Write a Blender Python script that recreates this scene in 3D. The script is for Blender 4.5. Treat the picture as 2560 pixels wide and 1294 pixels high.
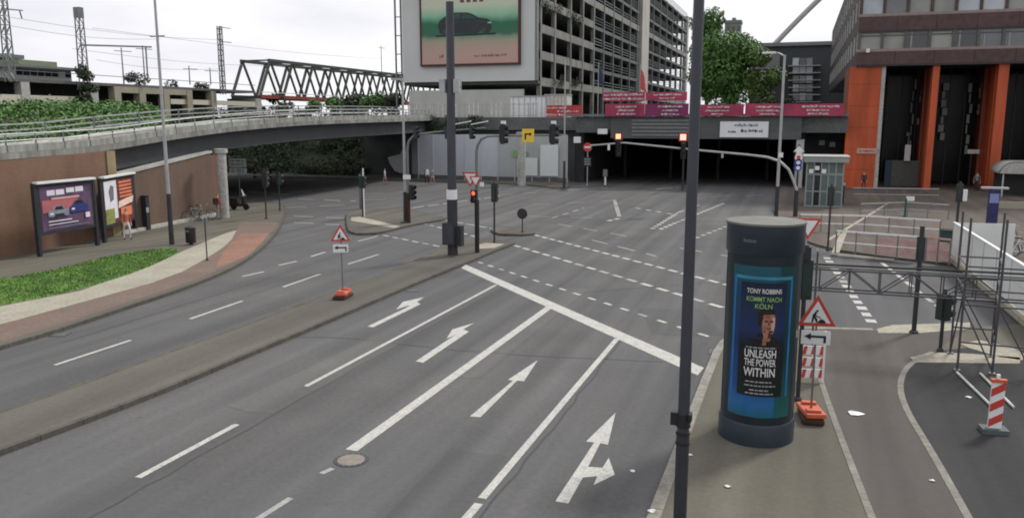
import bpy, bmesh, math, random
from math import sin, cos, tan, atan, atan2, radians, pi, sqrt
from mathutils import Vector, Matrix
random.seed(7)
for o in list(bpy.data.objects): bpy.data.objects.remove(o)
scn = bpy.context.scene
COL = scn.collection

# ------------------------------------------------------------------ camera, sky, sun, exposure
F = 2040.0; PITCH = atan(347/2040); FH = F*cos(PITCH)+347*sin(PITCH); YAW = atan(720/FH); CH = 6.6
cam = bpy.data.cameras.new('camera'); camo = bpy.data.objects.new('camera', cam); COL.objects.link(camo)
cam.sensor_width = 36; cam.lens = 36*F/2560; cam.clip_end = 6000; cam.clip_start = 0.1
camo.location = (0, 0, CH); camo.rotation_euler = (pi/2-PITCH, 0, YAW)
scn.camera = camo
SUN_AZ = radians(31)      # clockwise from +Y towards +X: the sun stands ahead and to the right
SUN_EL = radians(45)
world = bpy.data.worlds.new('World'); scn.world = world; world.use_nodes = True
nt = world.node_tree; nt.nodes.clear()
def wn(t, **k):
    n = nt.nodes.new(t)
    for a, b in k.items(): setattr(n, a, b)
    return n
wl = nt.links.new
sky = wn('ShaderNodeTexSky', sky_type='NISHITA', sun_disc=False)
sky.sun_elevation = SUN_EL; sky.sun_rotation = SUN_AZ; sky.air_density = 1.0; sky.dust_density = 3.0
hs = wn('ShaderNodeHueSaturation'); hs.inputs['Saturation'].default_value = 0.22
wl(sky.outputs[0], hs.inputs['Color'])
tc = wn('ShaderNodeTexCoord'); mp = wn('ShaderNodeMapping'); mp.inputs['Scale'].default_value = (1, 1, 3.2)
nz = wn('ShaderNodeTexNoise'); nz.inputs['Scale'].default_value = 2.2; nz.inputs['Detail'].default_value = 7
wl(tc.outputs['Generated'], mp.inputs[0]); wl(mp.outputs[0], nz.inputs['Vector'])
rp = wn('ShaderNodeValToRGB'); rp.color_ramp.elements[0].position = .32; rp.color_ramp.elements[1].position = .68
rp.color_ramp.elements[0].color = (10.6, 10.6, 11.6, 1); rp.color_ramp.elements[1].color = (16.5, 16.4, 16.5, 1)
wl(nz.outputs['Fac'], rp.inputs[0])
mx = wn('ShaderNodeMix', data_type='RGBA'); mx.inputs[0].default_value = .86      # a thin cloud layer over the clear sky
wl(hs.outputs[0], mx.inputs[6]); wl(rp.outputs[0], mx.inputs[7])
bg = wn('ShaderNodeBackground'); bg.inputs[1].default_value = 0.062
ow = wn('ShaderNodeOutputWorld'); wl(mx.outputs[2], bg.inputs[0]); wl(bg.outputs[0], ow.inputs[0])
sl = bpy.data.lights.new('sun', 'SUN'); sl.energy = 2.1; sl.angle = radians(9); sl.color = (1, .96, .9)
so = bpy.data.objects.new('sun', sl); COL.objects.link(so)
sd = Vector((sin(SUN_AZ)*cos(SUN_EL), cos(SUN_AZ)*cos(SUN_EL), sin(SUN_EL)))
so.rotation_euler = sd.to_track_quat('Z', 'Y').to_euler(); so.location = (30, 30, 60)
scn.cycles.filter_width = 1.9
vs = scn.view_settings; vs.view_transform = 'Standard'; vs.look = 'None'; vs.exposure = 0.42; vs.gamma = 1

# ------------------------------------------------------------------ survey helpers: picture point -> place in the world
cp, sp, cy, sy = cos(PITCH), sin(PITCH), cos(YAW), sin(YAW)
def ray(x, y):
    u = x-1280; v = 647-y; f = F*cp+v*sp
    return Vector((u*cy-f*sy, u*sy+f*cy, -F*sp+v*cp))
def G(x, y, z=0.0):
    r = ray(x, y); t = (z-CH)/r.z; return Vector((r.x*t, r.y*t, z))
def AY(x, y, Y):
    r = ray(x, y); t = Y/r.y; return Vector((r.x*t, Y, CH+r.z*t))
def AX(x, y, X):
    r = ray(x, y); t = X/r.x; return Vector((X, r.y*t, CH+r.z*t))
def HZ(g, y):
    dh = -g[0]*sy+g[1]*cy; t = (647-y)/F
    return CH+dh*(t*cp-sp)/(cp+t*sp)

# ------------------------------------------------------------------ materials
MATS = {}
def mat(name, col, rough=.75, var=.12, scale=3.0, bump=0.0, metal=0.0, spec=.4, col2=None, stretch=(1, 1, 1), detail=6, emit=0, fine=0, fa=.2):
    if name in MATS: return MATS[name]
    m = bpy.data.materials.new(name); m.use_nodes = True; n = m.node_tree.nodes; l = m.node_tree.links
    b = n['Principled BSDF']; b.inputs['Roughness'].default_value = rough; b.inputs['Metallic'].default_value = metal
    b.inputs['Specular IOR Level'].default_value = spec
    t = n.new('ShaderNodeTexCoord'); mp = n.new('ShaderNodeMapping'); mp.inputs['Scale'].default_value = stretch
    l.new(t.outputs['Object'], mp.inputs[0])
    z = n.new('ShaderNodeTexNoise'); z.inputs['Scale'].default_value = scale; z.inputs['Detail'].default_value = detail; z.inputs['Roughness'].default_value = .62
    l.new(mp.outputs[0], z.inputs['Vector'])
    r = n.new('ShaderNodeValToRGB'); r.color_ramp.elements[0].position = .3; r.color_ramp.elements[1].position = .7
    c = Vector(col); c2 = Vector(col2) if col2 else c*(1+var)
    c1 = c*(1-var)
    r.color_ramp.elements[0].color = (*c1, 1); r.color_ramp.elements[1].color = (*c2, 1)
    l.new(z.outputs['Fac'], r.inputs[0])
    last = r.outputs[0]
    if fine:
        z2 = n.new('ShaderNodeTexNoise'); z2.inputs['Scale'].default_value = fine; z2.inputs['Detail'].default_value = 3
        l.new(mp.outputs[0], z2.inputs['Vector'])
        mr = n.new('ShaderNodeMapRange'); mr.inputs[1].default_value = .3; mr.inputs[2].default_value = .7; mr.inputs[3].default_value = 1-fa; mr.inputs[4].default_value = 1+fa
        l.new(z2.outputs['Fac'], mr.inputs[0])
        mm = n.new('ShaderNodeMix'); mm.data_type = 'RGBA'; mm.blend_type = 'MULTIPLY'; mm.inputs[0].default_value = 1
        l.new(last, mm.inputs[6]); l.new(mr.outputs[0], mm.inputs[7]); last = mm.outputs[2]
    l.new(last, b.inputs['Base Color'])
    if bump:
        bp = n.new('ShaderNodeBump'); bp.inputs['Strength'].default_value = bump; bp.inputs['Distance'].default_value = .02
        l.new(z.outputs['Fac'], bp.inputs['Height']); l.new(bp.outputs[0], b.inputs['Normal'])
    if emit:
        b.inputs['Emission Color'].default_value = (*col, 1); b.inputs['Emission Strength'].default_value = emit
    MATS[name] = m; return m

def asphalt(name, col, tint, crack=True):
    m = mat(name, col, rough=.92, var=.1, scale=.35, detail=9, spec=.15, fine=9, fa=.09)
    n = m.node_tree.nodes; l = m.node_tree.links; b = n['Principled BSDF']
    src = b.inputs['Base Color'].links[0].from_socket
    t = n.new('ShaderNodeTexCoord')
    z = n.new('ShaderNodeTexNoise'); z.inputs['Scale'].default_value = .09; z.inputs['Detail'].default_value = 4
    l.new(t.outputs['Object'], z.inputs['Vector'])
    r = n.new('ShaderNodeValToRGB'); r.color_ramp.elements[0].position = .42; r.color_ramp.elements[1].position = .6
    l.new(z.outputs['Fac'], r.inputs[0])
    mm = n.new('ShaderNodeMix'); mm.data_type = 'RGBA'; mm.inputs[7].default_value = (*tint, 1)
    ml = n.new('ShaderNodeMath'); ml.operation = 'MULTIPLY'; ml.inputs[1].default_value = .55
    l.new(r.outputs[0], ml.inputs[0]); l.new(ml.outputs[0], mm.inputs[0]); l.new(src, mm.inputs[6])
    last = mm.outputs[2]
    # wheel streaks along the lanes and dark sealed cracks
    mp = n.new('ShaderNodeMapping'); mp.inputs['Scale'].default_value = (1.1, .03, 1); l.new(t.outputs['Object'], mp.inputs[0])
    z3 = n.new('ShaderNodeTexNoise'); z3.inputs['Scale'].default_value = 1.0; z3.inputs['Detail'].default_value = 2; l.new(mp.outputs[0], z3.inputs['Vector'])
    mr = n.new('ShaderNodeMapRange'); mr.inputs[1].default_value = .3; mr.inputs[2].default_value = .7; mr.inputs[3].default_value = .78; mr.inputs[4].default_value = 1.16
    l.new(z3.outputs['Fac'], mr.inputs[0])
    m2 = n.new('ShaderNodeMix'); m2.data_type = 'RGBA'; m2.blend_type = 'MULTIPLY'; m2.inputs[0].default_value = 1
    l.new(last, m2.inputs[6]); l.new(mr.outputs[0], m2.inputs[7]); last = m2.outputs[2]
    if crack:
        v = n.new('ShaderNodeTexVoronoi'); v.feature = 'DISTANCE_TO_EDGE'; v.inputs['Scale'].default_value = .12
        zz = n.new('ShaderNodeTexNoise'); zz.inputs['Scale'].default_value = .8; l.new(t.outputs['Object'], zz.inputs['Vector'])
        vm = n.new('ShaderNodeVectorMath'); vm.operation = 'MULTIPLY_ADD'; vm.inputs[1].default_value = (2.5, 2.5, 0); l.new(zz.outputs['Color'], vm.inputs[0]); l.new(t.outputs['Object'], vm.inputs[2])
        l.new(vm.outputs[0], v.inputs['Vector'])
        mr2 = n.new('ShaderNodeMapRange'); mr2.inputs[1].default_value = 0; mr2.inputs[2].default_value = .006; mr2.inputs[3].default_value = .72; mr2.inputs[4].default_value = 1
        l.new(v.outputs['Distance'], mr2.inputs[0])
        m3 = n.new('ShaderNodeMix'); m3.data_type = 'RGBA'; m3.blend_type = 'MULTIPLY'; m3.inputs[0].default_value = 1
        l.new(last, m3.inputs[6]); l.new(mr2.outputs[0], m3.inputs[7]); last = m3.outputs[2]
    zs_ = n.new('ShaderNodeTexNoise'); zs_.inputs['Scale'].default_value = 1.7; zs_.inputs['Detail'].default_value = 10; zs_.inputs['Roughness'].default_value = .7; l.new(t.outputs['Object'], zs_.inputs['Vector'])
    mrs = n.new('ShaderNodeMapRange'); mrs.inputs[1].default_value = .62; mrs.inputs[2].default_value = .74; mrs.inputs[3].default_value = 1; mrs.inputs[4].default_value = .78; l.new(zs_.outputs['Fac'], mrs.inputs[0])
    ms = n.new('ShaderNodeMix'); ms.data_type = 'RGBA'; ms.blend_type = 'MULTIPLY'; ms.inputs[0].default_value = 1; l.new(last, ms.inputs[6]); l.new(mrs.outputs[0], ms.inputs[7]); last = ms.outputs[2]
    l.new(last, b.inputs['Base Color'])
    bp = n.new('ShaderNodeBump'); bp.inputs['Strength'].default_value = .25; bp.inputs['Distance'].default_value = .01
    z2 = n.new('ShaderNodeTexNoise'); z2.inputs['Scale'].default_value = 40; l.new(t.outputs['Object'], z2.inputs['Vector'])
    l.new(z2.outputs['Fac'], bp.inputs['Height']); l.new(bp.outputs[0], b.inputs['Normal'])
    return m

def paint(name, col, wear=.5):
    m = mat(name, col, rough=.7, var=.08, scale=2.5, fine=18)
    n = m.node_tree.nodes; l = m.node_tree.links; b = n['Principled BSDF']
    src = b.inputs['Base Color'].links[0].from_socket
    t = n.new('ShaderNodeTexCoord'); z = n.new('ShaderNodeTexNoise'); z.inputs['Scale'].default_value = 5; z.inputs['Detail'].default_value = 8; z.inputs['Roughness'].default_value = .75
    l.new(t.outputs['Object'], z.inputs['Vector'])
    r = n.new('ShaderNodeValToRGB'); r.color_ramp.elements[0].position = .5; r.color_ramp.elements[1].position = .7
    l.new(z.outputs['Fac'], r.inputs[0])
    ml = n.new('ShaderNodeMath'); ml.operation = 'MULTIPLY'; ml.inputs[1].default_value = wear; l.new(r.outputs[0], ml.inputs[0])
    mm = n.new('ShaderNodeMix'); mm.data_type = 'RGBA'; mm.inputs[7].default_value = (.16, .16, .16, 1)
    l.new(ml.outputs[0], mm.inputs[0]); l.new(src, mm.inputs[6]); l.new(mm.outputs[2], b.inputs['Base Color'])
    return m

def brickmat(name, c1, c2, mortar, scale=1.0):
    m = mat(name, c1, rough=.88, var=.35, scale=.8, stretch=(1, 1, .25), detail=8)
    n = m.node_tree.nodes; l = m.node_tree.links; b = n['Principled BSDF']
    src = b.inputs['Base Color'].links[0].from_socket
    t = n.new('ShaderNodeTexCoord'); sx = n.new('ShaderNodeSeparateXYZ'); l.new(t.outputs['Object'], sx.inputs[0])
    ad = n.new('ShaderNodeMath'); ad.operation = 'ADD'; l.new(sx.outputs[0], ad.inputs[0]); l.new(sx.outputs[1], ad.inputs[1])
    cb = n.new('ShaderNodeCombineXYZ'); l.new(ad.outputs[0], cb.inputs[0]); l.new(sx.outputs[2], cb.inputs[1])
    br = n.new('ShaderNodeTexBrick'); br.inputs['Scale'].default_value = scale; br.inputs['Brick Width'].default_value = .25; br.inputs['Row Height'].default_value = .08; br.inputs['Mortar Size'].default_value = .008
    br.inputs['Color1'].default_value = (*c1, 1); br.inputs['Color2'].default_value = (*c2, 1); br.inputs['Mortar'].default_value = (*mortar, 1)
    l.new(cb.outputs[0], br.inputs['Vector'])
    mm = n.new('ShaderNodeMix'); mm.data_type = 'RGBA'; mm.inputs[0].default_value = .5
    l.new(br.outputs[0], mm.inputs[6]); l.new(src, mm.inputs[7]); l.new(mm.outputs[2], b.inputs['Base Color'])
    bp = n.new('ShaderNodeBump'); bp.inputs['Strength'].default_value = .4; bp.inputs['Distance'].default_value = .01; bp.invert = True
    l.new(br.outputs['Fac'], bp.inputs['Height']); l.new(bp.outputs[0], b.inputs['Normal'])
    return m

def leafmat(name, c1, c2):
    m = mat(name, c1, rough=.6, col2=c2, scale=.9, var=.35, fine=3)
    b = m.node_tree.nodes['Principled BSDF']
    b.inputs['Subsurface Weight'].default_value = 0.0
    return m

def rampmat(name, axis, stops, rough=.5):
    """flat print: colours along one axis of the sheet"""
    m = bpy.data.materials.new(name); m.use_nodes = True; n = m.node_tree.nodes; l = m.node_tree.links; b = n['Principled BSDF']
    b.inputs['Roughness'].default_value = rough
    t = n.new('ShaderNodeTexCoord'); sx = n.new('ShaderNodeSeparateXYZ'); l.new(t.outputs['Generated'], sx.inputs[0])
    z = n.new('ShaderNodeTexNoise'); z.inputs['Scale'].default_value = 4; z.inputs['Detail'].default_value = 5; l.new(t.outputs['Generated'], z.inputs['Vector'])
    mr = n.new('ShaderNodeMapRange'); mr.inputs[3].default_value = -.05; mr.inputs[4].default_value = .05; l.new(z.outputs['Fac'], mr.inputs[0])
    ad = n.new('ShaderNodeMath'); l.new(sx.outputs[axis], ad.inputs[0]); l.new(mr.outputs[0], ad.inputs[1])
    r = n.new('ShaderNodeValToRGB'); el = r.color_ramp.elements
    while len(el) > 1: el.remove(el[-1])
    el[0].position = stops[0][0]; el[0].color = (*stops[0][1], 1)
    for p, c in stops[1:]:
        e = el.new(p); e.color = (*c, 1)
    l.new(ad.outputs[0], r.inputs[0]); l.new(r.outputs[0], b.inputs['Base Color'])
    return m

def glassmat(name, col, rough=.08):
    m = mat(name, col, rough=rough, var=.25, scale=.5, spec=.8); return m

M_ASPH = asphalt('asphalt', (.108, .107, .106), (.092, .094, .099), crack=False)
M_ASPHD = asphalt('asphalt_dark', (.042, .043, .043), (.052, .053, .054), crack=False)
M_PATH = asphalt('path_asphalt', (.1, .09, .082), (.095, .087, .083), crack=False)
M_PAVE = asphalt('pavement_concrete', (.125, .117, .094), (.1, .096, .08), crack=False)
M_MED = asphalt('median_paving', (.112, .105, .09), (.092, .088, .077), crack=False)
M_SLAB = mat('pale_slabs', (.3, .28, .225), rough=.85, var=.14, scale=.7, fine=9)
M_RED = mat('red_cycle_paving', (.22, .115, .08), rough=.85, var=.18, scale=.6, fine=10)
M_BROWN = mat('brown_cycle_paving', (.14, .1, .08), rough=.85, var=.15, scale=.5, fine=10)
M_KERB = mat('kerb_stone', (.22, .21, .18), rough=.8, var=.25, scale=2, fine=12)
M_GRASSB = mat('turf', (.075, .155, .028), rough=.9, var=.35, scale=.9, col2=(.135, .25, .05), fine=8)
M_WHITE = paint('road_paint', (.43, .425, .395), wear=.8)
M_WORN = paint('worn_road_paint', (.3, .3, .285), wear=.8)
M_CONC = mat('concrete', (.36, .36, .34), rough=.85, var=.14, scale=.8, fine=6)
M_CONCD = mat('dark_concrete', (.1, .105, .105), rough=.85, var=.2, scale=.6, fine=5)
M_CONCL = mat('light_concrete', (.5, .5, .47), rough=.8, var=.1, scale=.5, fine=4)
M_GIRD = mat('girder_paint', (.06, .066, .07), rough=.7, var=.15, scale=.6)
M_BRICK = brickmat('red_brick', (.18, .1, .064), (.125, .074, .05), (.19, .16, .13))
M_BRICKD = brickmat('brown_brick', (.13, .085, .062), (.1, .066, .05), (.12, .1, .085))
M_DARK = mat('dark_metal', (.028, .03, .036), rough=.5, var=.2, scale=3)
M_POLE = mat('anthracite_pole', (.05, .053, .066), rough=.42, var=.2, scale=2, stretch=(1, 1, .3), metal=.2)
M_GALV = mat('galvanised_steel', (.36, .37, .37), rough=.5, var=.15, scale=2, metal=.3)
M_GALVD = mat('grey_steel', (.17, .18, .18), rough=.5, var=.15, scale=2, metal=.3)
M_BLACK = mat('black_plastic', (.014, .015, .016), rough=.45, var=.2)
M_SIGNW = mat('sign_white', (.68, .69, .7), rough=.45, var=.05)
M_SIGNR = mat('sign_red', (.48, .05, .035), rough=.45, var=.08)
M_SIGNB = mat('sign_blue', (.03, .08, .35), rough=.45, var=.08)
M_YEL = mat('sign_yellow', (.72, .5, .05), rough=.45, var=.1, scale=6)
M_ORP = mat('red_orange_plastic', (.5, .1, .05), rough=.55, var=.15, scale=4)
M_RUB = mat('recycled_rubber', (.05, .022, .016), rough=.8, var=.2)
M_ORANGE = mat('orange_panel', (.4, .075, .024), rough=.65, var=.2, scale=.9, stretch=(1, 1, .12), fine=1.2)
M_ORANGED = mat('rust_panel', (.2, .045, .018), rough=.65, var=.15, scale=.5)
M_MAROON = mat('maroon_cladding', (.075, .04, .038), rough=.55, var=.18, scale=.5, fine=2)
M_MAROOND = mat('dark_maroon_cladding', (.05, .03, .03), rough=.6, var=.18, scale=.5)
M_GLASSD = glassmat('dark_glass', (.01, .012, .016))
M_GLASSG = glassmat('grey_glass', (.085, .095, .1))
M_GLASSP = glassmat('pale_glass', (.34, .38, .41))
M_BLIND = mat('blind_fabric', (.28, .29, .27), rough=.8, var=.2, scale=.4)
M_TEAL = mat('green_grey_steel', (.13, .16, .15), rough=.6, var=.2, scale=.5)
M_PINK = mat('magenta_banner', (.2, .022, .07), rough=.6, var=.2, scale=.35, col2=(.42, .05, .1))
M_PURP = mat('purple_banner', (.17, .022, .085), rough=.6, var=.2, scale=.3)
M_LEAF = leafmat('leaf', (.05, .125, .025), (.105, .23, .045))
M_LEAFD = leafmat('leaf_dark', (.013, .03, .011), (.03, .06, .02))  # colour lowered to deepen the shade on the bank under the bridge
M_LEAFL = leafmat('leaf_light', (.06, .12, .025), (.12, .2, .045))
M_BARK = mat('bark', (.06, .045, .035), rough=.9, var=.3, scale=6)
M_TRUSS = mat('truss_paint', (.05, .06, .054), rough=.6, var=.2, scale=1)
M_RUST = mat('rust_red_paint', (.22, .045, .03), rough=.7, var=.3, scale=.6)
M_SOIL = mat('soil', (.035, .04, .022), rough=.95, var=.3, scale=.3)
M_SKIN = mat('skin', (.5, .3, .22), rough=.6, var=.05)

# ------------------------------------------------------------------ mesh builder
class MB:
    def __init__(s): s.v = []; s.f = []
    def quad(s, *p):
        i = len(s.v); s.v += [tuple(q) for q in p]; s.f.append(tuple(range(i, i+len(p)))); return s
    def box(s, c, d, rz=0, M=None):
        x, y, z = d[0]/2, d[1]/2, d[2]/2; i = len(s.v); cr, sr = cos(rz), sin(rz)
        for a in (-1, 1):
            for b in (-1, 1):
                for e in (-1, 1):
                    px, py, pz = a*x, b*y, e*z
                    q = Vector((px*cr-py*sr, px*sr+py*cr, pz))
                    if M: q = M @ q
                    s.v.append((c[0]+q.x, c[1]+q.y, c[2]+q.z))
        for f in ((0, 1, 3, 2), (4, 6, 7, 5), (0, 4, 5, 1), (2, 3, 7, 6), (0, 2, 6, 4), (1, 5, 7, 3)): s.f.append(tuple(i+k for k in f))
        return s
    def bb(s, x0, x1, y0, y1, z0, z1):
        return s.box(((x0+x1)/2, (y0+y1)/2, (z0+z1)/2), (x1-x0, y1-y0, z1-z0))
    def tube(s, pts, r, n=10, r1=None, caps=True):
        pts = [Vector(p) for p in pts]; m = len(pts); i0 = len(s.v); prev = None
        for k, p in enumerate(pts):
            d = (pts[min(k+1, m-1)]-pts[max(k-1, 0)]).normalized()
            if prev is None:
                a = Vector((0, 0, 1)) if abs(d.z) < .9 else Vector((1, 0, 0)); u = d.cross(a).normalized()
            else: u = (prev-d*prev.dot(d)).normalized()
            prev = u; w = d.cross(u); rr = r if r1 is None else r+(r1-r)*k/(m-1)
            for j in range(n):
                t = 2*pi*j/n; s.v.append(tuple(p+(u*cos(t)+w*sin(t))*rr))
        for k in range(m-1):
            for j in range(n):
                a = i0+k*n+j; b = i0+k*n+(j+1) % n; s.f.append((a, b, b+n, a+n))
        if caps:
            s.f.append(tuple(range(i0+n-1, i0-1, -1))); s.f.append(tuple(range(i0+(m-1)*n, i0+m*n)))
        return s
    def beam(s, a, b, w, h=None, up=(0, 0, 1)):
        a, b = Vector(a), Vector(b); h = h or w; d = (b-a); L = d.length; d.normalize(); up = Vector(up)
        if abs(d.dot(up)) > .98: up = Vector((1, 0, 0))
        x = d.cross(up).normalized(); z = x.cross(d); i = len(s.v)
        for q in (a, b):
            for sx, sz in ((-1, -1), (1, -1), (1, 1), (-1, 1)): s.v.append(tuple(q+x*sx*w/2+z*sz*h/2))
        for f in ((0, 1, 2, 3), (7, 6, 5, 4), (0, 4, 5, 1), (1, 5, 6, 2), (2, 6, 7, 3), (3, 7, 4, 0)): s.f.append(tuple(i+k for k in f))
        return s
    def prism(s, poly, z0, z1):
        n = len(poly); i = len(s.v)
        A = sum(poly[k][0]*poly[(k+1) % n][1]-poly[(k+1) % n][0]*poly[k][1] for k in range(n))
        if A < 0: poly = poly[::-1]
        s.v += [(p[0], p[1], z0) for p in poly]+[(p[0], p[1], z1) for p in poly]
        s.f.append(tuple(range(i+n-1, i-1, -1))); s.f.append(tuple(range(i+n, i+2*n)))
        for k in range(n):
            a = i+k; b = i+(k+1) % n; s.f.append((a, b, b+n, a+n))
        return s
    def plate(s, poly, o, ux, uy, th):
        """a flat outline standing in the plane (ux, uy) at o, given a thickness"""
        ux, uy, o = Vector(ux), Vector(uy), Vector(o); nrm = ux.cross(uy).normalized(); n = len(poly); i = len(s.v)
        A = sum(poly[k][0]*poly[(k+1) % n][1]-poly[(k+1) % n][0]*poly[k][1] for k in range(n))
        if A < 0: poly = poly[::-1]
        for e in (0, th): s.v += [tuple(o+ux*p[0]+uy*p[1]+nrm*e) for p in poly]
        s.f.append(tuple(range(i+n-1, i-1, -1))); s.f.append(tuple(range(i+n, i+2*n)))
        for k in range(n):
            a = i+k; b = i+(k+1) % n; s.f.append((a, b, b+n, a+n))
        return s
    def lathe(s, prof, c=(0, 0, 0), n=20):
        i0 = len(s.v)
        for r, z in prof:
            for j in range(n):
                t = 2*pi*j/n; s.v.append((c[0]+r*cos(t), c[1]+r*sin(t), c[2]+z))
        for k in range(len(prof)-1):
            for j in range(n):
                a = i0+k*n+j; b = i0+k*n+(j+1) % n; s.f.append((a, b, b+n, a+n))
        s.f.append(tuple(range(i0+n-1, i0-1, -1))); m = len(prof)-1; s.f.append(tuple(range(i0+m*n, i0+m*n+n)))
        return s
    def mesh(s, name, m=None, smooth=False):
        me = bpy.data.meshes.new(name); me.from_pydata(s.v, [], s.f); me.update()
        if m: me.materials.append(m)
        if smooth:
            me.shade_smooth() if hasattr(me, 'shade_smooth') else None
            try: me.set_sharp_from_angle(angle=radians(40))
            except Exception: pass
        return me
    def build(s, name, m, parent=None, world=True, smooth=False):
        return link(name, s.mesh(name, m, smooth), parent, world)
def link(name, me, parent=None, world=True):
    o = bpy.data.objects.new(name, me); COL.objects.link(o)
    if parent is not None:
        o.parent = parent
        if world:
            r = parent; loc = Vector((0, 0, 0))
            while r is not None: loc = loc+r.location+r.matrix_parent_inverse.translation; r = r.parent
            o.matrix_parent_inverse = Matrix.Translation(-loc)
    return o
def tag(o, label, cat, group=None):
    o['label'] = label; o['category'] = cat
    if group: o['group'] = group
    return o
def struct(o, label=None):
    o['kind'] = 'structure'
    if label: o['label'] = label
    return o
def thing(name, loc, label, cat, group=None, rz=0):
    o = bpy.data.objects.new(name, None); COL.objects.link(o); o.location = loc; o.rotation_euler = (0, 0, rz); o.empty_display_size = .3
    return tag(o, label, cat, group)
def L(root, mb, name, m, smooth=False): return mb.build(name, m, root, world=False, smooth=smooth)     # part in the thing's own coordinates
def W_(root, mb, name, m, smooth=False): return mb.build(name, m, root, world=True, smooth=smooth)    # part in world coordinates
def textmesh(s, size, align='CENTER'):
    cu = bpy.data.curves.new('lettering', 'FONT'); cu.body = s; cu.size = size; cu.align_x = align; cu.align_y = 'CENTER'; cu.extrude = .001; cu.offset = size*.012
    o = bpy.data.objects.new('lettering', cu); COL.objects.link(o)
    dg = bpy.context.evaluated_depsgraph_get(); me = bpy.data.meshes.new_from_object(o.evaluated_get(dg))
    bpy.data.objects.remove(o); return me
# ------------------------------------------------------------------ ground, roads, pavements
g = MB().quad((-2500, -400, -.3), (2500, -400, -.3), (2500, 3500, -.3), (-2500, 3500, -.3)); struct(g.build('ground', M_SOIL))
road = struct(MB().prism([(-160, -30), (60, -30), (60, 110), (-.3, 110), (-.3, 190), (-22.2, 190), (-22.2, 110), (-160, 110)], -.25, 0).build('road', M_ASPH))

def poly(pts, z=0): return [G(x, y, z)[:2] for x, y in pts]
def chaikin(p, n=2, closed=True):
    p = [Vector(q) for q in p]
    for _ in range(n):
        q = []; m = len(p)
        rng = range(m) if closed else range(m-1)
        if not closed: q.append(p[0])
        for k in rng:
            a, b = p[k], p[(k+1) % m]; q += [a*.75+b*.25, a*.25+b*.75]
        if not closed: q.append(p[-1])
        p = q
    return [tuple(v) for v in p]
def resample(line, step):
    line = [Vector(q) for q in line]; out = [line[0]]; acc = 0
    for a, b in zip(line, line[1:]):
        d = (b-a).length; t = step-acc
        while t <= d: out.append(a+(b-a)*t/d); t += step
        acc = (acc+d) % step if d else acc
    return out
M_KERBD = mat('dark_kerb', (.075, .07, .058), rough=.8, var=.2, scale=2, fine=12)  # darker tone than the kerb stones on the right
def kerbs(parent, line, z=.125, w=.15, step=1.0, m=None):
    """a run of kerb stones along a line, each a stone of its own"""
    pts = resample(line, step); out = []
    for a, b in zip(pts, pts[1:]):
        d = (b-a).normalized(); a2 = a+d*.006; b2 = b-d*.006
        me = MB().beam((a2.x, a2.y, z-.15), (b2.x, b2.y, z-.15), w, .3+random.uniform(-.004, .004))
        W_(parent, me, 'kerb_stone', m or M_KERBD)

# left pavement: kerb line in the picture, then the inner zones
kl = [(-420, 1010), (-200, 938), (0, 873), (140, 832), (300, 778), (480, 718), (590, 670), (650, 628), (688, 588), (704, 560), (712, 538)]
kerbL = chaikin(poly(kl), 2, False)
cornerL = chaikin([kerbL[-1], G(714, 524)[:2], G(700, 510)[:2], (-42, 54.5), (-60, 54.5)], 2, False)
edge = kerbL+cornerL[1:]
pvl = struct(MB().prism(edge+[(-70, 54.5), (-70, 5), (edge[0][0]-5, 5)], -.2, .12).build('pavement_left', M_PAVE))
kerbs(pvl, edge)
def sheet(name, pts, z, m, sm=1):
    return struct(MB().prism(chaikin(pts, sm) if sm else pts, z-.05, z).build(name, m))
walk = chaikin(poly([(0, 820), (200, 765), (430, 700), (520, 650), (575, 612), (592, 580)]), 1, False)
bike_out = chaikin(poly([(-200, 928), (0, 864), (140, 824), (300, 770), (480, 710), (585, 663), (642, 624), (678, 588), (694, 560)]), 1, False)
walk0 = poly([(-250, 900)])
struct(MB().prism(walk0+walk+poly([(600, 560)])+bike_out[::-1], .05, .124).build('cycle_path', M_BROWN))
struct(MB().prism(poly([(560, 632), (590, 600), (600, 590), (672, 588), (655, 612), (620, 645), (585, 660), (540, 675)]), .06, .128).build('red_cycle_patch', M_RED))
W = poly([(-250, 895)])+walk+poly([(560, 590), (470, 628), (400, 660), (200, 735), (0, 774), (-250, 820)])
struct(MB().prism(W, .05, .127).build('footway', M_SLAB))
grass_poly = chaikin(poly([(-300, 830), (0, 772), (200, 733), (350, 684), (425, 650), (455, 632), (410, 626), (300, 640), (150, 678), (0, 706), (-300, 745)]), 1)
struct(MB().prism(grass_poly, .0, .13).build('grass_verge', M_GRASSB))
def inside(p, poly):
    c = False; n = len(poly)
    for i in range(n):
        a, b = poly[i], poly[i-1]
        if (a[1] > p[1]) != (b[1] > p[1]) and p[0] < (b[0]-a[0])*(p[1]-a[1])/(b[1]-a[1])+a[0]: c = not c
    return c
gb = MB(); xs = [p[0] for p in grass_poly]; ys = [p[1] for p in grass_poly]; cnt = 0
while cnt < 14000:
    x = random.uniform(min(xs), max(xs)); y = random.uniform(min(ys), max(ys))
    if not inside((x, y), grass_poly): continue
    cnt += 1; a = random.uniform(0, pi); h = random.uniform(.03, .09); dx, dy = cos(a)*.025, sin(a)*.025; lx, ly = random.uniform(-.05, .05), random.uniform(-.05, .05)
    gb.quad((x-dx, y-dy, .12), (x+dx, y+dy, .12), (x+lx, y+ly, .13+h))
o = gb.build('grass', M_GRASSB); o['kind'] = 'stuff'; o['label'] = 'mown green grass of the roadside verge'

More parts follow.
